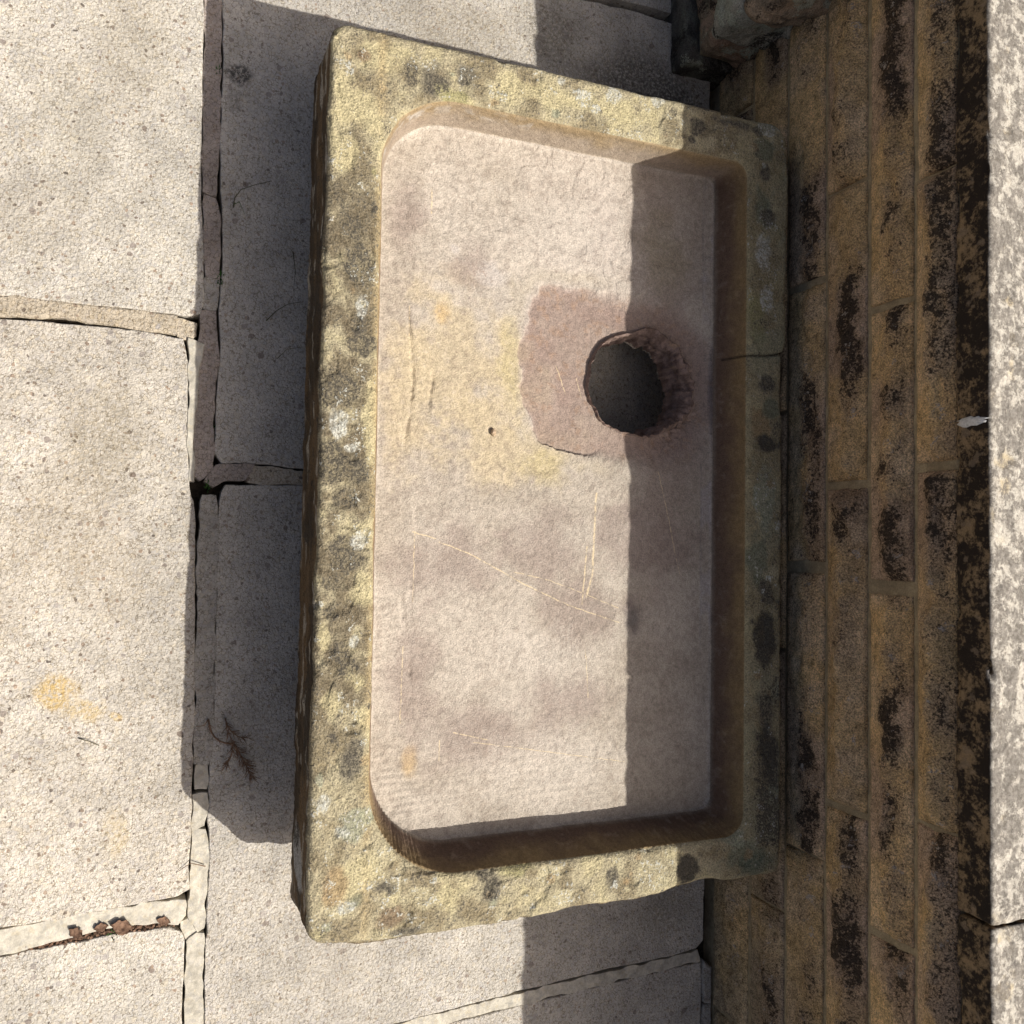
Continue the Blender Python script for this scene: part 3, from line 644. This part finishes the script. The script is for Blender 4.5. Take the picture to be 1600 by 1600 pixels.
for t in np.linspace(0.04, 1, 26):                                                     # basin walls
    ring(wt * (1 - t) + wb * t, RIM_Z - 0.011 - t * (RIM_Z - 0.011 - FLOOR_Z - 0.0055), 2)
for t in np.linspace(0.12, 1, 8):
    ring(floor_edge(0.0055 * (1 - math.cos(t * math.pi / 2))), FLOOR_Z + 0.0055 * (1 - math.sin(t * math.pi / 2)), 2)
lip = hole(0.0795, 0.0885, 0.006, 7)
lip += np.c_[np.cos(ang), np.sin(ang)] * (0.010 * sstep(-0.1, .8, np.sin(ang) - .35 * np.cos(ang)))[:, None]
for t in np.linspace(0.006, 1, 172): ring(FE * (1 - t) + lip * t, FLOOR_Z, 2)
h1 = hole(0.0775, 0.087, 0.006, 7)
for t in np.linspace(0.12, 1, 9):
    q = lip * (1 - t) + h1 * t; ring(q, FLOOR_Z - 0.016 * (t ** 1.6), 3)
for t in np.linspace(0.07, 1, 14):
    q = h1 * (1 - t) + hb * t; ring(q, FLOOR_Z - 0.016 - t * (FLOOR_Z - 0.016 - SINK_B - 0.002), 3)
P = np.array(R_); SEC = np.array(SEC); NR, NN = P.shape[:2]
# --- carving: recess round the drain, ledge, gouges, tool marks, flaking, roughness
def normals(P):
    a = np.roll(P, -1, 1) - np.roll(P, 1, 1)
    b = np.empty_like(P); b[1:-1] = P[2:] - P[:-2]; b[0] = P[1] - P[0]; b[-1] = P[-1] - P[-2]
    n = np.cross(a, b); n /= np.linalg.norm(n, axis=-1, keepdims=True) + 1e-12
    return n
Nn = normals(P)
x, y, z = P[..., 0], P[..., 1], P[..., 2]
flr = ((SEC[:, None] >= 2) & (z < FLOOR_Z + 0.004) & (Nn[..., 2] > 0.3)).astype(float) * (SEC[:, None] == 2)
rim = (SEC[:, None] == 1) * np.ones_like(x); side = (SEC[:, None] == 0) * (z > SINK_B + .004)
wallm = (SEC[:, None] == 2) * (1 - flr); bore = (SEC[:, None] == 3) * np.ones_like(x)
n10 = fbm(P, 10, 2, 301); n30 = fbm(P, 30, 3, 303); n90 = fbm(P, 90, 3, 307, 0.6); n260 = noise(P, 260, 311)
disp = np.zeros_like(x)
# recess (edge given as points round the drain)
rp = np.array([(-.384, .597), (-.380, .545), (-.362, .524), (-.327, .514), (-.25, .509), (-.19, .520), (-.153, .537), (-.141, .58), (-.1385, .643), (-.135, .70), (-.150, .80), (-.20, .842), (-.30, .842), (-.350, .80), (-.374, .70), (-.378, .64)])
ra_ = np.arctan2(rp[:, 1] - HY, rp[:, 0] - HX); rr_ = np.hypot(rp[:, 0] - HX, rp[:, 1] - HY); o = np.argsort(ra_)
th = np.arctan2(y - HY, x - HX); rad = np.hypot(x - HX, y - HY)
Rr = np.interp(th, np.r_[ra_[o] - 2 * math.pi, ra_[o], ra_[o] + 2 * math.pi], np.r_[rr_[o], rr_[o], rr_[o]])
sdr = rad - Rr + 0.0035 * n90 + 0.010 * n30                # < 0 inside the recess
sharp = sstep(0.70, 0.60, y)                               # crisp towards the front, soft towards the back
REC = sstep(0.0015 + 0.02 * (1 - sharp), -0.0025 - 0.02 * (1 - sharp), sdr)
disp -= flr * REC * (0.0055 + 0.002 * n30)
disp -= flr * 0.010 * sstep(0.135, 0.088, rad) * sstep(-.1, .8, np.sin(th)) * (1 + .6 * n90)
disp -= flr * 0.003 * sstep(0.20, 0.09, rad)
# ledge along the back of the floor
led = sstep(0.8190, 0.8215, y + 0.0006 * n30) * sstep(0.10, 0.13, np.abs(x + 0.25) + .01 * n30) * sstep(0.20, 0.12, x)
disp += flr * led * 0.0030
for (gy, xa, xb) in GOUGES:
    xa, xb = min(xa, xb), max(xa, xb); yy = gy + 0.006 * np.sin((x - xa) * 23 + gy * 90)
    disp -= flr * 0.0036 * np.exp(-((y - yy) / 0.0028) ** 2) * sstep(xa - .01, xa + .02, x) * sstep(xb + .01, xb - .02, x) * (0.6 + 0.8 * n90)
rip = np.sin((x + 0.004 * n10 + 0.05 * (y - .55)) * 2 * math.pi / 0.0105 + n30 * 1.5)
disp += flr * 0.0005 * rip * sstep(0.24, 0.33, x) * (0.6 + n30)
disp += flr * 0.00010 * np.sin(x * 2 * math.pi / 0.013 + n30 * 5) * sstep(0.36, 0.31, y) * (.4 + n10 + .5)
fl_l = sstep(-0.25, -0.42, x)
terr = fbm(P, 16, 3, 331); terr = terr + 0.0
disp += flr * fl_l * 0.0016 * (np.round(terr * 4) / 4 * 0.6 + terr * .4) * 3.2
disp += flr * (0.0016 * n10 + 0.0008 * n30 + 0.00055 * n90 + 0.0002 * n260)
disp -= flr * 0.0030 * np.exp(-(((x - 0.36) / .02) ** 2 + ((y - .33) / .02) ** 2)) * (1 + n90)
# rim
disp += rim * (0.0014 * n10 + 0.0007 * n30 + 0.0005 * n90 + 0.0002 * n260)
disp -= rim * 0.0035 * sstep(0.28, 0.45, fbm(P, 36, 3, 341)) * 0.7
# break in the back rim
cl = np.interp(y, (0.80, 0.83, 0.86, 0.89, 0.94), (-0.290, -0.295, -0.294, -0.297, -0.306))
CRK = np.exp(-((x - cl) / 0.0016) ** 2) * (y > 0.80) * ((SEC[:, None] == 1) | (SEC[:, None] == 2) | (SEC[:, None] == 0))
CRK = CRK * (z > FLOOR_Z + 0.02)
disp -= CRK * 0.006 * sstep(0.80, 0.92, y)
# walls of the basin: chisel strokes
per = np.cumsum(np.r_[0, np.linalg.norm(np.diff(wt, axis=0), axis=1)])[None, :]
disp += wallm * (0.0010 * n30 + 0.0006 * n90) 
corner = np.exp(-(((x - 0.375) / 0.05) ** 2 + ((y - 0.318) / 0.04) ** 2))
disp += wallm * 0.0016 * np.sin(per * 2 * math.pi / 0.0068 + n30) * corner
disp += wallm * 0.0003 * np.sin(per * 2 * math.pi / 0.009 + n30 * 2) * sstep(.3, .4, x)
# outside faces: rough
disp += side * (0.0030 * fbm(P, (14, 14, 60), 3, 351) + 0.0016 * n90)
disp += bore * (0.0075 * n30 + 0.0045 * n90 + 0.0006 * n260) * sstep(FLOOR_Z + .01, FLOOR_Z - .008, z)
P = P + Nn * disp[..., None]
Nn = normals(P)
# --- colour of the stone
def paint(tint, m, c): tint += (np.asarray(c, dtype=np.float32) - tint) * np.clip(m, 0, 1)[..., None]
K = 0.57
COL = {'dark': lin(112, 98, 74, K), 'slate': lin(100, 96, 88, K), 'yellow': lin(234, 218, 166, K), 'pale': lin(222, 222, 208, K), 'mint': lin(188, 192, 160, K),
       'green': lin(186, 178, 122, K), 'brown': lin(140, 112, 86, K), 'teal': lin(128, 136, 112, K), 'tan': lin(186, 156, 112, K), 'black': lin(52, 49, 42, K), 'cream': lin(226, 212, 168, K),
       'gold': lin(234, 213, 172, K), 'lime': lin(224, 205, 148, K), 'orange': lin(232, 196, 138, K), 'pink': lin(242, 228, 206, K), 'mauve': lin(180, 160, 145, K), 'grey': lin(120, 112, 108, K), 'olive': lin(200, 186, 152, K), 'white': lin(238, 226, 210, K)}
GR = np.zeros(x.shape, dtype=np.float32); PL = np.zeros(x.shape, dtype=np.float32)
T = np.zeros(P.shape, dtype=np.float32) + lin(212, 197, 174, K)
# floor
paint(T, flr * sstep(-.4, .5, n10 + .4 * n30) * .5, COL['pink'])
paint(T, flr * np.exp(-(((x + .47) / .12) ** 2 + ((y - .64) / .12) ** 2)) * (.6 + .3 * n30), lin(248, 232, 212, K))
for kd, cx, cy, rx, ry in FLOOR_MARKS:
    d = np.hypot((x - cx) / rx, (y - cy) / ry) + 0.60 * n30 + 0.40 * n90 + .2 * n10
    strength = {'mauve': .75, 'gold': .75, 'lime': .5, 'pink': .6, 'olive': .6, 'orange': .65, 'white': .7, 'grey': .7}[kd]
    m_ = (flr + wallm * .4) * sstep(1.35, 0.35, d)
    if kd == 'mauve': GR = np.maximum(GR, m_ * 0.46); strength *= .75
    paint(T, m_ * strength, COL[kd])
paint(T, flr * sstep(0.05, .5, n90 + .5 * n260) * 0.22, lin(150, 128, 112, K))
paint(T, flr * sstep(0.15, .6, -n90 + .3 * n260) * 0.25, lin(240, 222, 200, K))
GR = np.maximum(GR, flr * (0.10 + 0.22 * sstep(-.3, .4, n30)))
GR = GR * (1 - .5 * REC)
paint(T, flr * REC * (0.74 + .25 * n30), lin(180, 153, 136, K))
paint(T, flr * REC * sstep(.1, .5, n90) * .35, lin(196, 158, 122, K))
paint(T, flr * np.exp(-((sdr) / 0.006) ** 2) * sharp * (.35 + .6 * n30), lin(212, 196, 180, K))
paint(T, flr * sstep(0.02, 0.0, np.abs(sdr - 0.022)) * sharp * .12, COL['lime'])
paint(T, flr * sstep(0.0, .4, n30) * led * .5, lin(206, 196, 190, K))
# walls of the basin
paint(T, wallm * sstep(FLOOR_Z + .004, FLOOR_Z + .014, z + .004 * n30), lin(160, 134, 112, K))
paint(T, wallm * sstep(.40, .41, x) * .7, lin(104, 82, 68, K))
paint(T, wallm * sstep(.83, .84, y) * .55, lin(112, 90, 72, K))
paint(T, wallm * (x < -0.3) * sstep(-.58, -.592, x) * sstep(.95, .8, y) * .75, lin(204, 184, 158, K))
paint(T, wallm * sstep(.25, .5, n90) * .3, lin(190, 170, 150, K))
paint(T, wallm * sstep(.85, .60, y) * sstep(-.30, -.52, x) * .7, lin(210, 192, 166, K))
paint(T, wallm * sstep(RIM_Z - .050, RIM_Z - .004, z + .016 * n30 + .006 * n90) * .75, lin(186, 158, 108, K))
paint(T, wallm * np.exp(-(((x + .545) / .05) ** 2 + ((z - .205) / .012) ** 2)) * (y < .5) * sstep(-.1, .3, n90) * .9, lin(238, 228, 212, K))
# rim
rimm = np.clip(rim + 0.0, 0, 1)
paint(T, rimm, lin(212, 198, 158, K))
GR = np.where(rim > 0, 0.18 + 0.22 * sstep(-.2, .4, n30), GR)
paint(T, rimm * sstep(-.15, .45, n30 + .5 * n90) * .70, lin(152, 134, 98, K))
paint(T, rimm * sstep(.1, .5, -n30 + .4 * n90) * .6, COL['yellow'])
paint(T, rimm * sstep(.78, .86, y) * .5, lin(196, 180, 132, K))
paint(T, rimm * (y < .3) * sstep(-.55, -.40, x) * sstep(.30, .15, x) * sstep(-.35, .25, n30 + .6 * n90 + .3 * n10) * .75, lin(124, 110, 86, K))
for kd, cx, cy, rx, ry in RIM_MARKS:
    lichen = kd in ('pale', 'mint', 'cream')
    d = np.hypot((x - cx) / rx, (y - cy) / ry) + (0.45 if lichen else 0.85) * n30 + (0.50 if lichen else 0.40) * n90 + .25 * n10
    a = {'dark': .80, 'slate': .85, 'black': .93, 'pale': .85, 'yellow': .75, 'mint': .65, 'teal': .7}.get(kd, .75)
    edge = (1.12, 0.80) if lichen else (1.3, .62)
    m_ = rimm * sstep(edge[0], edge[1], d)
    if kd in ('pale',): PL = np.maximum(PL, m_ * 0.58); a = .35
    if kd in ('cream', 'mint'): PL = np.maximum(PL, m_ * 0.35)
    if kd in ('dark', 'slate'): GR = np.maximum(GR, m_ * 0.66); a *= .8
    if kd == 'black': GR = np.maximum(GR, m_ * 0.85)
    if kd in ('yellow', 'cream', 'tan'): GR = GR * (1 - .6 * m_)
    paint(T, m_ * a, COL[kd])
bk = rimm * sstep(.858, .885, y + .012 * n30) * sstep(-.05, .12, x)
GR = np.maximum(GR, bk * (0.30 + 0.45 * sstep(-.25, .35, n10 + .7 * n30)))
GR = np.maximum(GR, rimm * sstep(.858, .885, y) * 0.55 * sstep(-.05, .35, n30 + .6 * n10))
paint(T, rimm * sstep(.84, .88, y) * sstep(-.2, .3, n10 - .5 * n30) * .5, lin(176, 178, 146, K))
# small lichen rosettes scattered over the rim
rg_ = np.random.RandomState(4)
sl = slice(int(np.argmax(SEC == 1)), int(len(SEC) - np.argmax(SEC[::-1] == 1)))
rv = np.argwhere(rim > 0); rv = rv[rg_.choice(len(rv), 150, replace=False)]
for (ri, rj) in rv:
    cx, cy = x[ri, rj], y[ri, rj]; rr = rg_.uniform(.003, .009); m_ = rimm[sl] * sstep(1.1, .7, np.hypot(x[sl] - cx, y[sl] - cy) / rr + .6 * n90[sl] + .3 * n260[sl])
    t_ = rg_.rand()
    if t_ < .3: PL[sl] = np.maximum(PL[sl], m_ * rg_.uniform(.35, .7))
    elif t_ < .7: GR[sl] = np.maximum(GR[sl], m_ * rg_.uniform(.35, .65))
    else: paint(T[sl], m_ * .6, COL[('yellow', 'cream', 'mint', 'tan')[rg_.randint(4)]])
PL = np.maximum(PL, rimm * 0.40 * sstep(.1, .4, fbm(P, 45, 2, 363)))
GR = np.where(side > 0, 0.35 + .35 * sstep(-.2, .4, n30), GR)
paint(T, rimm * np.exp(-((y - 0.279) / .006) ** 2) * (y < .3) * sstep(-.5, .2, n30) * .6, lin(226, 200, 146, K))
# outside
paint(T, side, lin(120, 96, 66, K))
paint(T, side * sstep(-.2, .4, fbm(P, (8, 8, 30), 3, 371)) * .8, lin(64, 52, 38, K))
paint(T, side * sstep(.36, .48, fbm(P, (26, 26, 130), 2, 373)) * .75, lin(206, 196, 176, K))
wp_ = np.hypot((x - 0.405) / 0.042, (z - (0.150 + (x - .405) * .35)) / 0.030) + .25 * n30
paint(T, side * (y < .25) * sstep(1.1, .8, wp_) * .9, lin(196, 194, 186, K))
# bore of the drain
paint(T, bore, lin(176, 150, 134, K))
paint(T, bore * sstep(-.1, .4, n90) * .7, lin(120, 98, 84, K))
paint(T, bore * sstep(.3, .5, -n90 + n260 * .3) * .5, lin(196, 166, 130, K))
paint(T, CRK * .9, (0.02, 0.016, 0.012))

def scratches(k, col):
    tot = None
    nz = k.noise(120, 2); wv = k.warp(0.003, 90)
    for (ax, ay, bx, by, wd) in SCRATCH:
        L = math.hypot(bx - ax, by - ay); an = math.atan2(by - ay, bx - ax)
        mp = k.n('ShaderNodeMapping', vector_type='TEXTURE'); k.t.links.new(wv, mp.inputs[0])
        mp.inputs[1].default_value = (ax + .0015, ay + .0015, 0); mp.inputs[2].default_value = (0, 0, an); mp.inputs[3].default_value = (L, wd * 0.00065, 1)
        s = k.n('ShaderNodeSeparateXYZ'); k.t.links.new(mp.outputs[0], s.inputs[0])
        u = k.math('LESS_THAN', k.math('ABSOLUTE', k.math('SUBTRACT', s.outputs[0], 0.5)), 0.503)
        v = k.ramp(k.math('ABSOLUTE', s.outputs[1]), 1.5, 0.6)
        m = k.math('MULTIPLY', u, v)
        tot = m if tot is None else k.math('MAXIMUM', tot, m)
    tot = k.math('MULTIPLY', tot, k.ramp(nz, 0.34, 0.58, 0.10, 0.70))
    return k.mix(tot, col, lin(240, 216, 170, 0.78))
M['sink_basin'] = mat_tinted('carved_sandstone', 0.18, 0.0008, 480, 120, scratches, ink=(0.24, 0.195, 0.165), ink_a=.85)
M['sink_rim'] = mat_tinted('lichened_sandstone', 0.36, 0.0020, 430, 130, ink=(0.062, 0.056, 0.045), ink_a=.85, brown=(0.23, 0.20, 0.14), brown_a=.55, pale=(0.43, 0.43, 0.375))
M['sink_side'] = mat_tinted('dark_sandstone_side', 0.35, 0.0018, 420, 80, ink=(0.03, 0.024, 0.018))

sink = empty('stone_sink', (-0.08, 0.57, SINK_B), 'shallow carved sandstone sink with a round drain hole, in front of the wall', 'stone sink')
gid = np.arange(NR * NN).reshape(NR, NN)
quad = np.stack([gid[:-1], np.roll(gid[:-1], -1, 1), np.roll(gid[1:], -1, 1), gid[1:]], -1)       # (NR-1, NN, 4)
qsec = SEC[1:]
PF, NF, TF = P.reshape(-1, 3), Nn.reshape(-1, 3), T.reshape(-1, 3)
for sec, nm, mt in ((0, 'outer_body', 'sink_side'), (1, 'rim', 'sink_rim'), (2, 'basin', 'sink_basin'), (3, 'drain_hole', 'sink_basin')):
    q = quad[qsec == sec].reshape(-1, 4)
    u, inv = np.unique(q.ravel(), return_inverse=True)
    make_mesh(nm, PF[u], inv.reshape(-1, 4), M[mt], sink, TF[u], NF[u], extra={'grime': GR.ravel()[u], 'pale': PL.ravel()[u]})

# blocks that carry the sink, back in its shadow
for i, (xa, xb, lb) in enumerate(((-0.50, -0.36, 'rough grey stone block under the left end of the sink, deep in its shadow'), (0.20, 0.34, 'rough grey stone block under the right end of the sink, deep in its shadow'))):
    b = block('support_block', (xa, 0.45, 0.003), (xb, 0.80, SINK_B - 0.0015), PS, None, GREYG, 230 + i, r=0.008, amp=0.0, amp2=0.0)
    tag(b, lb, 'stone block', 'blocks under the sink')

# ================================================================ SMALL THINGS
def tube(V, F, pts, r0, r1, n=6):
    pts = [Vector(p) for p in pts]; base = len(V)
    for i, p in enumerate(pts):
        d = (pts[min(i + 1, len(pts) - 1)] - pts[max(i - 1, 0)]).normalized()
        a = d.cross(Vector((0, 0, 1)));
        if a.length < 1e-3: a = Vector((1, 0, 0))
        a.normalize(); b = d.cross(a); r = r0 + (r1 - r0) * i / max(1, len(pts) - 1)
        for k in range(n):
            t = 2 * math.pi * k / n; V.append(tuple(p + (a * math.cos(t) + b * math.sin(t)) * r))
    for i in range(len(pts) - 1):
        for k in range(n):
            k2 = (k + 1) % n
            F.append((base + i * n + k, base + i * n + k2, base + (i + 1) * n + k2, base + (i + 1) * n + k))
    F.append(tuple(base + k for k in reversed(range(n)))); F.append(tuple(base + (len(pts) - 1) * n + k for k in range(n)))
def spine(a, b, z0, z1, n, bend, rnd):
    a, b = Vector(a), Vector(b); d = b - a; nn = Vector((-d.y, d.x)); out = []
    for i in range(n + 1):
        t = i / n; p = a + d * t + nn * bend * math.sin(t * math.pi); out.append((p.x + rnd.uniform(-.0006, .0006), p.y + rnd.uniform(-.0006, .0006), z0 + (z1 - z0) * t + 0.003 * math.sin(t * math.pi)))
    return out
# the dead sprig lying in the sink's shadow
rnd = random.Random(5)
V, F = [], []
main = spine((0.252, 0.103), (0.288, 0.137), 0.004, 0.010, 6, -0.22, rnd); tube(V, F, main, 0.00130, 0.00119)
st2 = spine((0.288, 0.137), (0.338, 0.164), 0.010, 0.005, 8, 0.03, rnd); tube(V, F, st2, 0.00130, 0.00054)
st3 = spine((0.286, 0.136), (0.326, 0.124), 0.010, 0.004, 7, 0.1, rnd); tube(V, F, st3, 0.00097, 0.00043)
st4 = spine((0.254, 0.126), (0.282, 0.160), 0.006, 0.005, 6, -0.18, rnd); tube(V, F, st4, 0.00097, 0.00043)
st5 = spine((0.252, 0.126), (0.296, 0.146), 0.007, 0.009, 6, -0.1, rnd); tube(V, F, st5, 0.00086, 0.00043)
st6 = spine((0.252, 0.103), (0.262, 0.088), 0.004, 0.003, 4, 0.2, rnd); tube(V, F, st6, 0.00086, 0.00043)
for sp, nsub, ln in ((st2, 70, 0.016), (st3, 30, 0.012), (st4, 26, 0.012), (st5, 26, 0.012), (main, 10, 0.009)):
    for i in range(nsub):
        t = rnd.uniform(0.1, 1.0) * (len(sp) - 1); k = min(int(t), len(sp) - 2); f = t - k
        p = Vector(sp[k]).lerp(Vector(sp[k + 1]), f); d = (Vector(sp[k + 1]) - Vector(sp[k])).normalized()
        a = rnd.choice((-1, 1)) * rnd.uniform(0.35, 0.9); d2 = Vector((d.x * math.cos(a) - d.y * math.sin(a), d.x * math.sin(a) + d.y * math.cos(a), 0))
        q = p + d2 * ln * rnd.uniform(.5, 1.1); q.z = max(0.002, p.z + rnd.uniform(-.004, .003)); mid = (p + q) / 2; mid.z += 0.001
        tube(V, F, [p, mid, q], 0.0005, 0.00025, 4)
tag(make_mesh('dead_twig', V, F, M['twig']), 'dry brown branching twig lying on the paving in the shadow of the sink', 'twig')

# dead leaves caught in the joint
def leaf(cx, cy, L, Wd, rot, curl, label, z=0.0012, mat='leaf'):
    n, m_ = 12, 8; V = []; F = []
    for i in range(n + 1):
        t = i / n; half = Wd * (math.sin(math.pi * min(1, t * 0.97 + .02)) ** 1.1) * (1 + .22 * math.sin(t * 19 + L * 900)) + .0002
        for j in range(m_ + 1):
            s = j / m_ * 2 - 1; u = (t - .5) * L; v = s * half
            zz = z + curl * abs(s) ** 1.3 * Wd * (1.6 if s > 0 else .35) + 0.5 * curl * L * (t - .45) ** 2 + 0.0009 * math.sin(t * 17 + s * 5)
            V.append((cx + u * math.cos(rot) - v * math.sin(rot), cy + u * math.sin(rot) + v * math.cos(rot), zz))
    for i in range(n):
        for j in range(m_):
            a = i * (m_ + 1) + j; F.append((a, a + 1, a + m_ + 2, a + m_ + 1))
    o = make_mesh('dead_leaf', V, F, M[mat]); mod = o.modifiers.new('thick', 'SOLIDIFY'); mod.thickness = 0.0004
    tag(o, label, 'leaf', 'dead leaves in the paving joint'); return o
leaf(0.526, -0.057, 0.0230, 0.0070, 0.9, 0.41, 'pale curled dead leaf, leftmost of those in the paving joint')
leaf(0.523, -0.027, 0.0184, 0.0060, 1.7, 0.32, 'small curled brown leaf in the paving joint between two bigger leaves')
leaf(0.525, -0.001, 0.0310, 0.0090, 1.3, 0.36, 'largest reddish brown leaf in the paving joint')
leaf(0.526, 0.052, 0.0196, 0.0060, 1.2, 0.27, 'reddish brown leaf at the joint end nearest the sink')
leaf(0.534, 0.000, 0.0184, 0.0040, 1.5, 0.14, 'flat brown leaf scrap lying just below the largest leaf')

# blades, needles and weeds
def blade(name, paths, r, mat, label, cat, group=None):
    V, F = [], []
    for p in paths: tube(V, F, p, r, r * .35, 5)
    return tag(make_mesh(name, V, F, M[mat]), label, cat, group)
rnd = random.Random(9)
blade('grass_stalk', [[(-0.482, .119, .002), (-0.495, .120, .006), (-0.507, .128, .010), (-0.518, .148, .009), (-0.529, .170, .003)]], .0008, 'needle', 'bent dry grass stalk on the shaded paving, far from the twig', 'grass stalk', 'stray stalks')
blade('grass_stalk', [[(-0.487, .119, .001), (-0.491, .127, .004), (-0.475, .135, .002)]], .0007, 'green', 'tiny green bent blade just below the bent dry stalk', 'grass stalk', 'stray stalks')
blade('grass_stalk', [[(-0.322, .169, .002), (-0.338, .183, .004), (-0.350, .200, .006), (-0.356, .222, .004)]], .0008, 'needle', 'dark curved stalk on the paving with its end under the sink front', 'grass stalk', 'stray stalks')
blade('grass_stalk', [[(-0.268, .186, .002), (-0.283, .200, .004), (-0.288, .222, .004)]], .0006, 'needle', 'short thin dark stalk on the paving beside the curved one', 'grass stalk', 'stray stalks')
blade('grass_stalk', [[(0.268, -.062, .003), (0.272, -.050, .006), (0.280, -.036, .003)]], .0008, 'needle', 'small green brown blade lying on the sunlit paving', 'grass stalk', 'stray stalks')
blade('grass_stalk', [[(0.458, .105, .002), (0.450, .085, .006), (0.462, .066, .003)]], .0008, 'twig', 'dry bent stalk across the sunlit mortar joint', 'grass stalk', 'stray stalks')
blade('grass_stalk', [[(-0.43, .205, .002), (-0.40, .209, .005), (-0.37, .207, .003)]], .0007, 'needle', 'dark stalk lying along the front foot of the sink', 'grass stalk', 'stray stalks')
def weed(x, y, n, L, label):
    V, F = [], []
    for i in range(n):
        a = rnd.uniform(0, 6.28); l = L * rnd.uniform(.5, 1.1); h = rnd.uniform(.3, .9) * l
        p0 = Vector((x + rnd.uniform(-.004, .004), y + rnd.uniform(-.002, .002), -0.012)); p2 = p0 + Vector((math.cos(a) * l, math.sin(a) * l * .6, h + .010)); p1 = (p0 + p2) / 2 + Vector((0, 0, .004))
        b = len(V); d = Vector((-math.sin(a), math.cos(a), 0)) * L * .10
        V.extend([tuple(p0 - d * .3), tuple(p0 + d * .3), tuple(p1 + d), tuple(p1 - d), tuple(p2)]); F.extend([(b, b + 1, b + 2, b + 3), (b + 3, b + 2, b + 4)])
    return tag(make_mesh('weed_sprout', V, F, M['green']), label, 'weed', 'weeds in the paving joints')
weed(-0.680, 0.094, 9, .010, 'tiny green weed in the joint beside the dark oil mark')
weed(-0.377, 0.104, 12, .014, 'green weed growing from the joint beside the broken mortar pieces')
weed(0.537, -0.013, 9, .010, 'small green weed between the dead leaves in the joint')
weed(-0.075, 0.095, 12, .011, 'green weed deep in the wedge shaped gap between the flags')
weed(-0.16, 0.101, 7, .008, 'faint green weed in the joint above the wedge shaped gap')

# pebble on the sink floor
V, F = lattice_box(axis(-1, 1, .25), axis(-1, 1, .25), axis(-1, 1, .25))
V = V / np.linalg.norm(V, axis=1, keepdims=True) * (1 + .22 * fbm(V, 1.3, 2, 5))[:, None]
ce = np.array((-0.1595, 0.4678, FLOOR_Z + 0.0032))
tag(make_mesh('pebble', V * np.array((0.0055, 0.0040, 0.0036)) + ce, F, M['pebble']), 'small tan pebble lying on the floor of the sink', 'pebble')
# bird dropping run down the coping face
V, F = [], []
n = 26; rnd = random.Random(3)
ctr = []
for i in range(n):
    t = 2 * math.pi * i / n; rr = 1 + .35 * rnd.uniform(-1, 1)
    ctr.append((-0.160 + 0.0062 * rr * math.cos(t), 0.546 + 0.0235 * (1 + .25 * rnd.uniform(-1, 1)) * math.sin(t)))
yf = WALL_Y - 0.005
for (dy, sc_) in ((0.004, 1.0), (-0.0030, 0.92), (-0.0045, 0.6)):
    for (px, pz) in ctr: V.append((-0.160 + (px + 0.160) * sc_, yf + dy, 0.546 + (pz - 0.546) * sc_))
for r in range(2):
    for i in range(n):
        j = (i + 1) % n; F.append((r * n + i, r * n + j, (r + 1) * n + j, (r + 1) * n + i))
F.append(tuple(range(2 * n, 3 * n)))
tag(make_mesh('bird_dropping', V, F, M['dropping']), 'white bird dropping run down the dark face of the wall coping', 'bird dropping')

# crumbs of leaf and soil in the open joint
rnd = random.Random(21); V, F = [], []
for i in range(420):
    yy = rnd.uniform(-0.20, 0.066); xx = np.interp(yy, (-0.20, -0.087, -0.033, 0.007, 0.06), (0.5435, 0.5370, 0.5315, 0.5305, 0.5325)) + rnd.gauss(0, 0.0030)
    r = rnd.uniform(0.0010, 0.0032); zc = rnd.uniform(-0.006, 0.0005); a0 = rnd.uniform(0, 6.28); b = len(V); t1, t2 = rnd.uniform(-.6, .6), rnd.uniform(-.6, .6)
    for k in range(5):
        t = a0 + k * 1.2566; q = r * rnd.uniform(.55, 1.2); ux, uy = math.cos(t) * q, math.sin(t) * q
        V.append((xx + ux, yy + uy, zc + ux * t1 + uy * t2))
    for k in range(5): V.append((V[b + k][0], V[b + k][1], V[b + k][2] - 0.0012))
    F.append(tuple(range(b, b + 5))); F.append(tuple(reversed(range(b + 5, b + 10))))
    for k in range(5): F.append((b + k, b + 5 + k, b + 5 + (k + 1) % 5, b + (k + 1) % 5))
tag(make_mesh('leaf_litter', V, F, M['leaf'], smooth=False), 'brown crumbs of dead leaf and soil filling the paving joint', 'leaf litter', kind='stuff')
